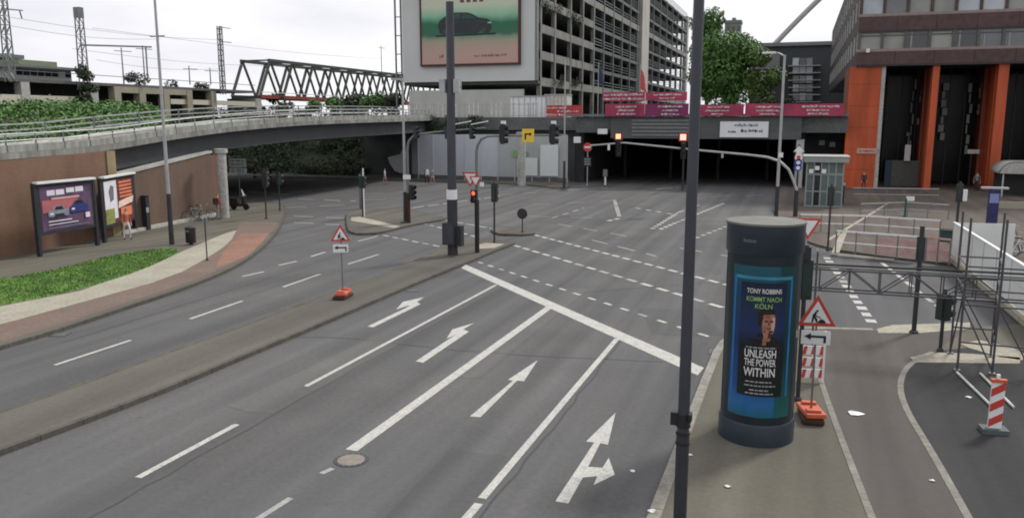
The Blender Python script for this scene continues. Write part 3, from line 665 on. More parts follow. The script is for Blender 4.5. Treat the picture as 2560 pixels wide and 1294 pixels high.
# ------------------------------------------------------------------ parking garage with the facade billboard
GX0, GX1, GY = -50.1, -31.5, 100.0
ga = thing('parking_garage', (-40, 150, 6.9), 'multi storey concrete parking garage with open decks behind a big billboard', 'building')
W_(ga, MB().bb(GX0, GX1, GY, GY+.6, 11.5, 30), 'front_panel', mat('facade_plaster', (.52, .53, .52), var=.05, scale=.2))
W_(ga, MB().bb(GX1-.25, GX1+.03, GY-.05, GY+.62, 11.5, 30), 'corner_trim', M_GALVD)
W_(ga, MB().bb(GX0-.2, GX1, GY+.61, GY+1.2, 11.1, 11.5), 'soffit_beam', M_CONCD)
M_GC = mat('garage_concrete', (.18, .18, .165), var=.4, scale=.7, stretch=(1, 1, .3), fine=3); M_GS = mat('garage_steel', (.09, .1, .1), var=.25)
zs = [11.0+k*3.3 for k in range(8)]
for k, z in enumerate(zs):
    W_(ga, MB().bb(GX0+.4, GX1-.3, GY+1.21, 242, z, z+.35), 'deck', M_CONCD)
    for y0, y1 in ((101.3, 130), (130.1, 168.8), (177.2, 242)):
        pale = (y0 < 110) or (k in (4,)) or k == 0
        W_(ga, MB().bb(GX1-.28, GX1, y0, y1, z-.1, z+(.95 if pale else .45)), 'edge_beam', M_GC if pale else M_GS)
        if y0 > 110:
            for q in (.9, 1.35, 1.8):
                if not (pale and q < 1): W_(ga, MB().bb(GX1-.2, GX1-.1, y0, y1, z+q, z+q+.1), 'guard_rail', M_GS if k % 2 else M_GALVD)
ys2 = [101.6, 108, 116, 123, 130]+[137+7.4*k for k in range(5)]+[185+9.4*k for k in range(7)]
for y in ys2: W_(ga, MB().bb(GX1-.45, GX1+.06, y-.3, y+.3, 6.9, 34.6), 'column', M_GC if y < 131 else M_GS)
W_(ga, MB().bb(GX1-2, GX1+.5, 169, 177, 6.9, 37), 'stair_tower', mat('pale_stair_concrete', (.36, .35, .32), var=.2, scale=.5, stretch=(1, 1, .3)))
W_(ga, MB().bb(GX1-1, GX1+.2, 241, 243.5, 6.9, 35.4), 'end_wall', M_CONCL); W_(ga, MB().bb(GX0+6, GX0+7, 103, 240, 6.9, 34), 'core_wall', M_CONCD)
W_(ga, MB().bb(GX0+1.2, GX1-1.5, 99.2, 99.6, 6.9, 10.4), 'base_wall', mat('base_render', (.42, .42, .39), var=.1, scale=.5))
W_(ga, MB().bb(GX0+1, GX1-1, 104, 240, 6.9, 7.0), 'base_floor', M_CONCD)
# billboard on the garage front
p0, p1 = AY(1056, 162, GY-.35), AY(1296, -130, GY-.35); bx0, bx1, bz0, bz1 = p0.x, p1.x, p0.z, p1.z
bbd = thing('facade_billboard', ((bx0+bx1)/2, GY-.3, bz0), 'huge framed billboard with a dark car on green and pink, on the garage front', 'billboard')
for a in ((bx0-.25, bx1+.25, bz0-.25, bz0), (bx0-.25, bx1+.25, bz1, bz1+.25), (bx0-.25, bx0, bz0, bz1), (bx1, bx1+.25, bz0, bz1)): W_(bbd, MB().bb(a[0], a[1], GY-.45, GY-.02, a[2], a[3]), 'frame', mat('billboard_frame', (.07, .03, .025), var=.2))
H_ = bz1-bz0
def zf(row): return AY(1180, row, GY-.35).z
def fr_(row): return (zf(row)-bz0)/H_
W_(bbd, MB().bb(bx0, bx1, GY-.4, GY-.1, bz0, bz1), 'poster', rampmat('facade_poster_print', 2, [(0, (.46, .29, .25)), (fr_(128), (.45, .3, .25)), (fr_(104), (.36, .3, .23)), (fr_(94), (.2, .27, .19)), (fr_(85), (.03, .12, .07)), (fr_(58), (.01, .13, .06)), (fr_(38), (.22, .45, .3)), (fr_(12), (.5, .55, .42)), (fr_(-20), (.55, .5, .4)), (1, (.5, .45, .36))]))
cxs = AY(1098, 80, GY).x; cxe = AY(1232, 80, GY).x; s_ = (cxe-cxs)/134
W_(bbd, MB().plate([((x-1098)*s_, zf(y)-zf(82)) for x, y in [(1098, 62), (1102, 50), (1112, 42), (1125, 34), (1140, 30), (1172, 31), (1186, 36), (1200, 45), (1222, 49), (1230, 56), (1232, 72), (1228, 82), (1215, 84), (1205, 78), (1196, 84), (1135, 84), (1125, 80), (1112, 85), (1102, 80)]], (cxs, GY-.405, zf(82)), (1, 0, 0), (0, 0, 1), .012), 'printed_car', mat('print_black', (.018, .024, .028), rough=.4, var=.3, scale=.8))
def fpl(pts, nm, m_, y): W_(bbd, MB().plate([((x-1098)*s_, zf(yy)-zf(82)) for x, yy in pts], (cxs, GY-y, zf(82)), (1, 0, 0), (0, 0, 1), .012), nm, m_)
fpl([(1128, 37), (1142, 33), (1155, 33), (1155, 46), (1124, 47)], 'printed_window', mat('print_window', (.04, .075, .07), var=.3), .42); fpl([(1158, 33), (1170, 34), (1184, 39), (1194, 47), (1158, 46)], 'printed_window', mat('print_window', (.04, .075, .07)), .42)
fpl([(1102, 56), (1160, 52), (1226, 55), (1226, 58), (1160, 55), (1102, 59)], 'printed_crease', mat('print_dark_green', (.03, .06, .055)), .42); fpl([(1222, 56), (1231, 57), (1231, 61), (1222, 60)], 'printed_headlight', mat('print_pale', (.4, .45, .42)), .42); fpl([(1090, 86), (1245, 84), (1240, 88), (1095, 90)], 'printed_shadow', mat('print_deep_green', (.008, .03, .02)), .409)
for x in (1116, 1212): W_(bbd, MB().tube([(AY(x, 78, GY).x, GY-.42, zf(77)), (AY(x, 78, GY).x, GY-.436, zf(77))], .32, 16), 'printed_wheel', mat('print_grey', (.06, .06, .06)))
def textbars(root, name, x0, x1, z, h, y, m, rnd, words=None):
    """one line of lettering too small to read: letter-sized strokes"""
    x = x0; mb = MB(); n = rnd.randint(3, 8)
    while x < x1-.1*h:
        w = h*rnd.uniform(.45, .75); hh = h*rnd.choice([1, 1, .8, .8, 1.15]); k = rnd.random()
        mb.bb(x, x+w*.3, y-.012, y, z, z+hh)
        if k < .75: mb.bb(x+w*.3, x+w, y-.011, y, z+hh*rnd.choice([0, .38, .72]), z+hh*rnd.choice([.28, .62, 1.0])+.02)
        if k > .35: mb.bb(x+w*.72, x+w, y-.012, y, z+hh*rnd.choice([0, .4]), z+hh*rnd.choice([.6, 1]))
        x += w+h*.14; n -= 1
        if n == 0: x += h*.4; n = rnd.randint(3, 8)
    if mb.f: W_(root, mb, name, m)['kind'] = 'stuff'
tb_ = mat('print_brown', (.15, .07, .05)); rr = random.Random(3)
textbars(bbd, 'printed_text', AY(1188, 140, GY).x, AY(1268, 140, GY).x, zf(143), .28, GY-.402, tb_, rr); textbars(bbd, 'printed_text', AY(1102, 140, GY).x, AY(1112, 140, GY).x, zf(145), .4, GY-.402, tb_, rr)
for k in range(4): W_(bbd, MB().bb(AY(1153+k*16, 4, GY).x, AY(1163+k*16, 4, GY).x, GY-.412, GY-.4, zf(6), zf(-5)), 'printed_letter', tb_)
# steel stair frame at the garage's left edge
sf = thing('steel_ladder_frame', (GX0-1, 100, 6.9), 'slim dark steel ladder frame at the left edge of the garage front', 'ladder')
for x in (989, 1003):
    q = AY(x, 100, 101); W_(sf, MB().bb(q.x-.09, q.x+.09, 100.9, 101.1, 6.9, 30), 'upright', M_GALVD)
for k in range(9): W_(sf, MB().bb(AY(989, 100, 101).x, AY(1003, 100, 101).x, 100.95, 101.05, 8+k*2.4, 8.12+k*2.4), 'rung', M_GALVD)
# terrace fence, site boards
fe = thing('terrace_fence', (-38, 88.2, 6.9), 'pale bar fence along the terrace edge below the garage billboard', 'fence')
x = -43.6
while x < -27.6: W_(fe, MB().bb(x-.05, x+.05, 88.15, 88.25, 6.9, 8.5), 'bar', M_CONCL if random.random() < .6 else M_GALV); x += .55
for z in (7.05, 8.3): W_(fe, MB().bb(-43.7, -27.6, 88.26, 88.3, z, z+.07), 'rail', M_GALV)
for (xa, xb, ra, rb, nm, lb, mm) in [(1276, 1362, 242, 294, 'site_container', 'white site container on the terrace right of the bar fence', M_SIGNW), (1362, 1418, 238, 262, 'site_board', 'pale board above the small red banner on the terrace', M_CONCL)]:
    a, b = AY(xa, rb, 90.5), AY(xb, ra, 90.5); t = thing(nm, (a.x, 90.5, 6.9), lb, 'container' if 'cont' in nm else 'board'); W_(t, MB().bb(a.x, b.x, 90.5, 92.5, 6.9, b.z), 'body', mm); W_(t, MB().bb(a.x-.05, b.x+.05, 90.4, 92.6, b.z, b.z+.12), 'roof', M_GALV)
    for k in range(6): xx = a.x+(b.x-a.x)*(k+.5)/6; W_(t, MB().bb(xx-.03, xx+.03, 90.44, 90.5, 6.95, b.z), 'rib', M_GALV)
# hanging ivy on the garage corner
sb = MB()
for k in range(40):
    y = rnd.uniform(101, 122); z = random.choice([20.9, 21, 24.2, 11.8])+rnd.uniform(-.5, .5); leafcloud(sb, (GX1+.1, y, z), (.35, .9, .7), 60, .22, .3, seed=3000+k)
o = sb.build('garage_ivy', M_LEAFD); o['kind'] = 'stuff'; o['label'] = 'plants hanging over the garage parking decks'

# ------------------------------------------------------------------ banners, flags and sign on the tunnel portal
M_BT = mat('banner_lettering', (.72, .68, .7), var=.05)
def banner(xa, xb, ra, rb, Y, label, lines, m=M_PINK, m2=M_PURP, sd=1, group='magenta banners above the tunnel'):
    rnd = random.Random(sd); a, b = AY(xa, rb, Y), AY(xb, ra, Y); z0, z1 = a.z, b.z; w = b.x-a.x; t = thing('banner', (a.x, Y, z0), label, 'banner', group)
    n = 8; mb = MB()
    for k in range(n+1):
        x = a.x+w*k/n; dy = .04*sin(k*2.1+sd); 
        for zz, e in ((z0+.03*sin(k*1.7), 0), (z1, 0)): mb.v.append((x, Y+dy, zz))
    for k in range(n): mb.f.append((2*k, 2*k+2, 2*k+3, 2*k+1))
    o = W_(t, mb, 'fabric', m); md = o.modifiers.new('cloth_thickness', 'SOLIDIFY'); md.thickness = .03
    for k in range(3): W_(t, MB().bb(a.x+w*(.1+.4*k)-.03, a.x+w*(.1+.4*k)+.03, Y+.06, Y+.12, 6.95, z1), 'post', M_DARK)
    for (u0, u1, v, h) in lines: textbars(t, 'lettering', a.x+w*u0, a.x+w*u1, z0+(z1-z0)*v, h, Y-.07, M_BT, rnd)
    return t
l3 = [(.28, .8, .68, .17), (.33, .75, .4, .16), (.3, .78, .12, .15)]
banner(1512, 1612, 259, 291, 83.4, 'lower magenta banner at the left end of the row over the tunnel', l3, sd=1); banner(1612, 1722, 259, 291, 83.4, 'lower magenta banner just left of the near lamp post', [(.3, .85, .7, .17), (.4, .75, .4, .15), (.38, .8, .1, .15)], M_PURP, sd=2)
banner(1508, 1612, 230, 254, 84.0, 'upper magenta banner with two long white text lines', [(.02, .95, .6, .2), (.0, .97, .15, .2)], sd=3); banner(1614, 1718, 230, 252, 84.0, 'upper magenta banner with short text, behind the near lamp post', [(.2, .85, .6, .17), (.35, .7, .2, .14)], sd=4)
banner(1745, 1860, 261, 290, 83.4, 'magenta banner left of the white portal sign', [(.2, .68, .7, .17), (.16, .68, .38, .16), (.3, .55, .1, .13)], sd=5); banner(1862, 1953, 259, 290, 83.4, 'magenta banner above the white portal sign', [(.3, .98, .66, .17), (.32, .95, .36, .15), (.42, .85, .08, .14)], sd=6); banner(1955, 2112, 259, 290, 83.4, 'long magenta banner ending at the orange pier', [(.32, .92, .7, .17), (.4, .75, .4, .15), (.42, .75, .1, .15)], sd=7)
t = banner(1366, 1456, 263, 292, 88.6, 'small red and white banner hung on the terrace beside the container', [(.0, .55, .7, .17), (.3, .9, .4, .15), (0, .5, .1, .2)], mat('red_banner', (.4, .05, .05), var=.2), sd=8, group=None)
def flag(px, ra, rb, Y, m, label, w=.7):
    a = AY(px, rb, Y); z1 = AY(px, ra, Y).z; t = thing('flagpole', (a.x, Y, 6.9), label, 'flag'); W_(t, MB().tube([(a.x, Y, 6.9), (a.x, Y, z1+.4)], .05, 7), 'pole', M_GALV)
    mb = MB(); n = 9
    for k in range(n+1):
        for j in range(4): mb.v.append((a.x+.05+w*(j/3)*(.45+.5*k/n)*(1 if j else 1), Y+.12*sin(j*2.2+k*.7), z1-(z1-a.z)*k/n-.15*j))
    for k in range(n):
        for j in range(3): q = k*4+j; mb.f.append((q, q+1, q+5, q+4))
    o = W_(t, mb, 'cloth', m, True); o.modifiers.new('cloth_thickness', 'SOLIDIFY').thickness = .02
flag(1600, 172, 222, 89, mat('red_flag', (.55, .1, .09), var=.25), 'limp red flag on a pole above the upper banners'); flag(1496, 165, 205, 90, mat('blue_flag', (.035, .045, .1), var=.25), 'limp dark blue flag on a pole left of the red flag')
a, b = AY(1799, 343, 83.7), AY(1922, 304, 83.7); t = thing('portal_sign', (a.x, 83.7, a.z), 'large white sign with dark lettering on the tunnel portal', 'sign')
W_(t, MB().bb(a.x, b.x, 83.7, 83.82, a.z, b.z), 'board', M_SIGNW); rr = random.Random(9); nav = mat('navy_print', (.02, .025, .1))
textbars(t, 'lettering', a.x+1.4, a.x+3.6, a.z+1.05, .26, 83.69, nav, rr); textbars(t, 'lettering', a.x+2.0, a.x+4.0, a.z+.5, .26, 83.69, nav, rr); textbars(t, 'lettering', a.x+.8, a.x+1.5, a.z+.45, .2, 83.69, nav, rr)
for nm, xa, xb, ra, rb, Y, lb in (('light_box', 1494, 1518, 322, 335, 83.6, 'white lit box on the portal beam left of the louvers'), ('light_box', 1434, 1451, 342, 357, 83.0, 'white sign box at the left end of the tunnel mouth')):
    a, b = AY(xa, rb, Y), AY(xb, ra, Y); t = thing(nm, (a.x, Y, a.z), lb, 'sign box'); W_(t, MB().bb(a.x, b.x, Y, Y+.25, a.z, b.z), 'face', M_SIGNW); W_(t, MB().bb(a.x-.04, b.x+.04, Y+.26, Y+.9, a.z+.1, b.z-.1), 'bracket', M_DARK)
# ------------------------------------------------------------------ orange and maroon office building on the right
RX, RY = 4.7, 85.0
rb = thing('office_building', (20, 95, 0), 'maroon office block raised on tall orange piers over a dark glazed hall', 'building')
def xa(px, Y=RY): return AY(px, 200, Y).x
def za(row, px=2300): return AY(px, row, RY).z
Zs = za(160)                                   # soffit
RX1 = 44.0; RYB = 165.0
b_rows = [(za(160), za(126), 'spandrel'), (za(126), za(74), 'window'), (za(74), za(37), 'spandrel'), (za(37), za(-18), 'window'), (za(-18), za(-55), 'spandrel'), (za(-55), za(-108), 'window'), (za(-108), za(-150), 'spandrel')]
W_(rb, MB().bb(RX+.35, RX1, RY+.45, RYB, Zs+.02, za(-150)), 'core', M_MAROOND)
W_(rb, MB().bb(RX+.02, RX1, RY+.02, RYB, Zs-.12, Zs), 'soffit', M_DARK)
wr = random.Random(11)
for z0, z1, kd in b_rows:
    if kd == 'spandrel':
        n = 12
        for k in range(n):
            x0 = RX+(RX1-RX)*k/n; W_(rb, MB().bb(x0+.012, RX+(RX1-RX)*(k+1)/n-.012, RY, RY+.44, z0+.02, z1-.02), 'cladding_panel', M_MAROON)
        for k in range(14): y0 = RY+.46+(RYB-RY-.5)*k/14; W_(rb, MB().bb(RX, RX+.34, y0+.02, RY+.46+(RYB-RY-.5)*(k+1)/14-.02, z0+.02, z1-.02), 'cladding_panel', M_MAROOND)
    else:
        pitch = 1.98; n = int((RX1-RX)/pitch); upper = z0 > za(60)
        W_(rb, MB().bb(RX, RX1, RY+.0, RY+.3, z0-.02, z0+.22), 'sill', mat('sill_metal', (.25, .2, .19), var=.15)); W_(rb, MB().bb(RX, RX1, RY+.02, RY+.3, z1-.14, z1+.02), 'lintel', M_DARK)
        for k in range(n):
            x0 = RX+.25+k*pitch; mm = (random.choice([M_GLASSP, M_GLASSG, M_BLIND, M_GLASSP]) if upper else wr.choice([M_GLASSG, M_GLASSD, M_GLASSG, M_BLIND]))
            if upper and k == 4: mm = M_GLASSP
            fo = W_(rb, MB().bb(x0-.25, x0+.02, RY+.04, RY+.42, z0+.22, z1-.14), 'mullion', M_MAROON if upper else mat('mullion_grey', (.1, .095, .09), var=.2))
            o = W_(rb, MB().bb(x0+.02, x0+pitch-.25, RY+.2, RY+.3, z0+.22, z1-.14), 'window', mm)
            if not upper:
                W_(o, MB().bb(x0+.02, x0+pitch-.25, RY+.14, RY+.2, z0+(z1-z0)*.74, z0+(z1-z0)*.79), 'transom', mat('mullion_grey', (.1, .095, .09)))
                if wr.random() < .6: W_(o, MB().bb(x0+.3, x0+.42, RY+.14, RY+.2, z0+.22, z1-.14), 'sash', M_BLIND)
        for k in range(30):
            y0 = RY+.5+k*(RYB-RY-1)/30; W_(rb, MB().bb(RX+.12, RX+.3, y0+.15, y0+(RYB-RY-1)/30-.12, z0+.1, z1-.1), 'window', M_GLASSG if k % 3 else M_BLIND)
            W_(rb, MB().bb(RX-.05, RX+.3, y0-.06, y0+.1, z0, z1), 'mullion', M_CONCL if k % 2 == 0 else M_GALVD)
# ground hall: piers, glass wall, stairs
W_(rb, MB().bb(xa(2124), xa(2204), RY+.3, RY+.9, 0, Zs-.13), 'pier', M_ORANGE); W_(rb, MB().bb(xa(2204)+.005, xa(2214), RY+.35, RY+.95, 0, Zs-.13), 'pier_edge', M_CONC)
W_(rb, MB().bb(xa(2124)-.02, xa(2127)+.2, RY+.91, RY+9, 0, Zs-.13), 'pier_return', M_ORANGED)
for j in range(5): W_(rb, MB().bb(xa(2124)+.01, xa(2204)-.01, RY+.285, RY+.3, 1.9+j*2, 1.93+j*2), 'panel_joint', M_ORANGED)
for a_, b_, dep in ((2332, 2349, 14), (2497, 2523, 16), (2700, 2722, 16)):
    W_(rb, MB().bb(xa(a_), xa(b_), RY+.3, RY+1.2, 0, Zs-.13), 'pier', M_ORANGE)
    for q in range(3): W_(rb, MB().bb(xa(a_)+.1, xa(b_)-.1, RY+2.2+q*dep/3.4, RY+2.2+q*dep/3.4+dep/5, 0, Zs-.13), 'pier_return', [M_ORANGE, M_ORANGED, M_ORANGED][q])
W_(rb, MB().bb(RX+1.5, RX1, RY+13, RY+13.3, 0, Zs-.13), 'hall_wall', M_MAROOND)
gxs = [xa(2220, RY+9)+k*1.45 for k in range(17)]
for k, x in enumerate(gxs):
    W_(rb, MB().bb(x+.05, x+1.4, RY+9, RY+9.06, .3, Zs-.6), 'hall_pane', mat('hall_glass', (.008, .009, .011), rough=.25, var=.3, scale=.4, spec=.18)); W_(rb, MB().bb(x-.05, x+.05, RY+8.9, RY+9.1, 0, Zs-.13), 'hall_mullion', M_DARK)
W_(rb, MB().bb(RX+1.4, RX1, RY+12, RYB, -.1, .1), 'hall_floor', M_CONCD)
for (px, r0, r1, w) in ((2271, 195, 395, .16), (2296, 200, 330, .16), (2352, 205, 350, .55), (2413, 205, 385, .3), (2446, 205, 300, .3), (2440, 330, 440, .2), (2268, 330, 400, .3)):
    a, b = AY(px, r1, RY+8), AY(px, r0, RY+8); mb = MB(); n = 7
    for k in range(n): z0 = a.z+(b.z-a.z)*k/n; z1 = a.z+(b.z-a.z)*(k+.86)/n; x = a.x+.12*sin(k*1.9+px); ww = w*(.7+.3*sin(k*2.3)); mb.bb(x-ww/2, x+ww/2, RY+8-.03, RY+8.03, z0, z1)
    W_(rb, mb, 'sky_glint_strip', M_BLIND)  # pale strips paint the sky's reflections on the hall glass
a, b = AY(2226, 455, RY+5), AY(2322, 402, RY+5); W_(rb, MB().bb(a.x, b.x, RY+5, RY+5.3, 0, b.z), 'parapet_wall', mat('grey_parapet', (.13, .135, .125), var=.15)); W_(rb, MB().bb(a.x-.6, a.x-.05, RY+4.8, RY+5.3, 0, b.z), 'parapet_end', mat('slate_blue', (.05, .08, .11)))
a, b = AY(2260, 402, RY+4.6), AY(2278, 362, RY+4.6); W_(rb, MB().bb(a.x, b.x, RY+4.6, RY+4.65, a.z, b.z), 'notice', M_SIGNW)
a, b = AY(2141, 384, RY+.25), AY(2192, 371, RY+.25); t = thing('name_plate', (a.x, RY+.25, a.z), 'pale pink name plate on the orange corner pier', 'sign'); W_(t, MB().bb(a.x, b.x, RY+.2, RY+.28, a.z, b.z), 'plate', mat('pink_plate', (.5, .28, .24), var=.1)); textbars(t, 'lettering', a.x+.2, b.x-.2, a.z+.18, .14, RY+.2, M_ORANGED, random.Random(2))
a = AY(2410, 380, RY+6); t = thing('wall_clock_sign', (a.x, RY+6, 0), 'small white bracket sign on a post inside the glazed hall', 'sign'); W_(t, MB().bb(a.x+.3, a.x+1.35, RY+6, RY+6.1, a.z-.15, a.z+.25), 'plate', M_SIGNW); W_(t, MB().bb(a.x+.6, a.x+.75, RY+6.11, RY+6.25, 0, a.z), 'post', M_DARK)
q = AY(2170, 127, RY-.15); tag(MB().box(q, (.3, .25, .35)).build('security_camera', M_SIGNW), 'small white camera under the lower window band near the corner', 'camera')

# ------------------------------------------------------------------ things beyond the terrace
tpos = AY(1826, 240, 108); tree((tpos.x, 108, 6.9), 10.4, 5.6, 'large leafy tree on the terrace behind the magenta banners', M_LEAF, n=13000, s=.42, trunk_h=2.2, seed=3, lobes=20)
q = AY(1905, 240, 104); tree((q.x, 104, 6.9), 8.2, 3.2, 'smaller bright tree right of the large leafy one', M_LEAFL, n=4000, s=.36, trunk_h=1.6, seed=4, lobes=10)
q = AY(1768, 240, 112); tree((q.x, 112, 6.9), 14.4, 3.6, 'slender tree close behind the near lamp post', M_LEAF, n=8000, s=.4, trunk_h=2.0, seed=8, lobes=24)
for k, px in enumerate((1895, 1960)):
    q = AY(px, 300, 96); tree((q.x, 96, 6.9), 2.2, 1.7, ['low reddish hedge bush above the white portal sign', 'low hedge bush behind the long magenta banner'][k], M_LEAFD, n=700, s=.25, trunk_h=.5, seed=60+k, lobes=6, name='hedge_bush')
cpos = AY(1830, 110, 330); ct = thing('church_tower', (cpos.x, 330, 0), 'square weathered stone tower rising behind the leafy tree', 'tower')
ca, cbz = AY(1810, 110, 330), AY(1852, 50, 330); M_ST = mat('tower_stone', (.17, .2, .17), var=.2, scale=.2)
W_(ct, MB().bb(ca.x, cbz.x, 330, 337, 0, cbz.z-1), 'shaft', M_ST); W_(ct, MB().bb(ca.x-.3, cbz.x+.3, 329.7, 337.3, cbz.z-1, cbz.z), 'cornice', M_ST); W_(ct, MB().bb(ca.x+2.5, cbz.x-2, 331, 335, cbz.z, cbz.z+1), 'cap', M_ST)
for k in range(3): W_(ct, MB().bb(ca.x+.8+k*2, ca.x+1.8+k*2, 329.85, 330, cbz.z-5, cbz.z-2.2), 'opening', M_GLASSD)
dy = 175.0; d0, d1 = AY(1885, 118, dy), AY(2075, 118, dy)
db = thing('dark_building', (d0.x, dy, 0), 'dark grey flat roofed building between the tree and the office block', 'building')
W_(db, MB().bb(d0.x, d1.x+6, dy, dy+25, 0, d0.z), 'wall', mat('slate_cladding', (.05, .055, .06), var=.2)); W_(db, MB().bb(d0.x-.4, d1.x+6, dy-.5, dy+25, d0.z, d0.z+.7), 'roof_edge', M_GALVD)
for r in range(5):
    for c in range(3):
        a = AY(1982+c*17, 152+r*22, dy); W_(db, MB().bb(a.x, a.x+1.15, dy-.08, dy, a.z-.9, a.z+.5), 'window', [M_GLASSP, M_GLASSG, M_GLASSD][(r+c*2) % 3 if r != 1 else 0])
for k in range(6): a = AY(1985, 150+k*18, dy); W_(db, MB().bb(a.x-1, a.x+5, dy-1.4, dy-.1, a.z-1.3, a.z-1.15), 'gallery', M_GALV)
W_(db, MB().bb(AY(1884, 140, dy-2).x, AY(1950, 140, dy-2).x, dy-3, dy-2, AY(1900, 175, dy).z, AY(1900, 138, dy).z), 'canopy', M_GALVD)
# the arena arch
ar = thing('arena_arch', AY(1935, 110, 420), 'pale steel arch of a distant arena rising behind the office block', 'arch')
A0, A1 = AY(1936, 112, 420), AY(2034, 12, 420); pts_ = []
dx_, dz_ = A1.x-A0.x, A1.z-A0.z
for k in range(-14, 50):
    u = k/6; pts_.append((A0.x+dx_*u, 420, A0.z+dz_*(u*1.06-.06*u*u)))
pts_ = [p for p in pts_ if p[2] > 0]
# fit: raise so that the limb passes through the surveyed points
W_(ar, MB().tube(pts_, 1.25, 10), 'arch_rib', M_CONC, True)

# railway: truss bridge, viaduct, masts, station
TX = -84.0
def AXr(x, y): return AX(x, y, TX)
tl, tr = AXr(588, 238), AXr(1060, 243); yb0, yb1 = AX(580, 238, TX-5.5).y, tr.y+8; zb = 10.4; zt = AXr(600, 143).z
trs = thing('truss_bridge', (TX, yb0, 0), 'long grey green railway truss bridge with red lower chord', 'bridge')
for X in (TX, TX-5.5):
    W_(trs, MB().beam((X, yb0, zb), (X, yb1, zb), .35, .6), 'lower_chord', M_RUST if X == TX else M_TRUSS); 
    W_(trs, MB().beam((X, yb0+2.8, zt), (X, yb1-3, zt), .45, .5), 'upper_chord', M_TRUSS)
    n = 11; st_ = (yb1-yb0)/n
    for k in range(n):
        y = yb0+k*st_; ym = y+st_/2
        W_(trs, MB().beam((X, y, zb), (X, ym, zt), .36, .36), 'diagonal', M_TRUSS); W_(trs, MB().beam((X, ym, zt), (X, y+st_, zb), .3, .3), 'diagonal', M_TRUSS)
for k in range(12): W_(trs, MB().beam((TX, yb0+k*st_, zb-.1), (TX-5.5, yb0+k*st_, zb-.1), .3, .4), 'cross_beam', M_TRUSS)
for k in range(11): W_(trs, MB().beam((TX, yb0+(k+.5)*st_, zt+.05), (TX-5.5, yb0+(k+.5)*st_, zt+.05), .22, .25), 'top_brace', M_TRUSS)
W_(trs, MB().bb(TX-5.2, TX-.3, yb0+.02, yb1, zb-.05, zb+.15), 'track_deck', M_CONCD)
W_(trs, MB().beam((TX+.25, yb0, zb+.7), (TX+.25, yb1, zb+.7), .08, .12), 'walkway_rail', M_SIGNW)
for y in (yb0-.5, (yb0+yb1)/2, yb1): W_(trs, MB().bb(TX-5.6, TX+.1, y-.7, y+.7, 0, zb-.35), 'support_pier', M_CONC)
va = thing('railway_viaduct', (TX, 70, 0), 'long beige concrete railway viaduct above the green embankment', 'viaduct')
M_BEI = mat('beige_concrete', (.29, .27, .21), var=.12, scale=.4)
ye = yb0-1.4; zv = AXr(340, 212).z
W_(va, MB().bb(TX-9, TX+.2, 30, ye, zv-.35, zv), 'track_deck', M_CONCD); W_(va, MB().bb(TX-.6, TX+.3, AXr(290, 230).y, AXr(470, 230).y, AXr(350, 234).z, zv-.36), 'edge_beam', M_BEI)
W_(va, MB().bb(TX-.2, TX+.25, 30, AXr(205, 230).y, AXr(100, 262).z, AXr(100, 239).z), 'low_wall', mat('cream_wall', (.5, .48, .4), var=.08)); W_(va, MB().bb(TX-8, TX-7.5, 30, ye, 4, zv-.4), 'back_wall', M_CONCD)
for px in (60, 232, 290, 352, 412, 470, 530): q = AXr(px, 240); W_(va, MB().bb(TX-.7, TX+.35, q.y-.55, q.y+.55, 3, zv-.37), 'pillar', M_BEI if px > 250 else M_CONC)
W_(va, MB().bb(TX-.3, TX+.1, AXr(425, 240).y, ye, AXr(500, 262).z, AXr(500, 250).z), 'low_wall', mat('cream_wall', (.5, .48, .4)))
W_(va, MB().beam((TX+.2, 30, zv+.9), (TX+.2, ye, zv+.9), .06, .08), 'parapet_rail', M_GALVD)
stn = thing('station_building', (TX-12, 72, 0), 'low flat roofed station building with a dark window band beside the railway', 'building')
SX = TX-10
def AS(x, y): return AX(x, y, SX)
a, b = AS(40, 205), AS(175, 150); W_(stn, MB().bb(SX-10, SX, a.y, b.y, 5, AS(100, 172).z), 'wall', M_CONC); W_(stn, MB().bb(SX-10, SX+1.2, a.y-1, b.y+1.5, AS(100, 172).z, AS(100, 166).z), 'roof', M_GALVD); W_(stn, MB().bb(SX-9, SX-2, AS(75, 150).y, AS(170, 150).y, AS(100, 166).z, AS(110, 150).z), 'roof_house', mat('moss_roof', (.16, .19, .12), var=.2))
for k in range(8): y0 = a.y+(b.y-a.y)*(k+.1)/8; W_(stn, MB().bb(SX, SX+.1, y0, a.y+(b.y-a.y)*(k+.92)/8, AS(100, 190).z, AS(100, 176).z), 'window', M_GLASSD if k != 6 else M_GLASSP)
bk = thing('grey_block', (TX-30, 62, 0), 'hazy grey block at the left edge behind the station', 'building'); a, b = AX(-60, 200, TX-30), AX(48, 148, TX-30)
W_(bk, MB().bb(TX-45, TX-30, a.y, b.y, 0, b.z), 'wall', M_TEAL); W_(bk, MB().bb(TX-45.5, TX-29.5, a.y-.5, b.y+.5, b.z, b.z+.6), 'roof_edge', M_GALVD)
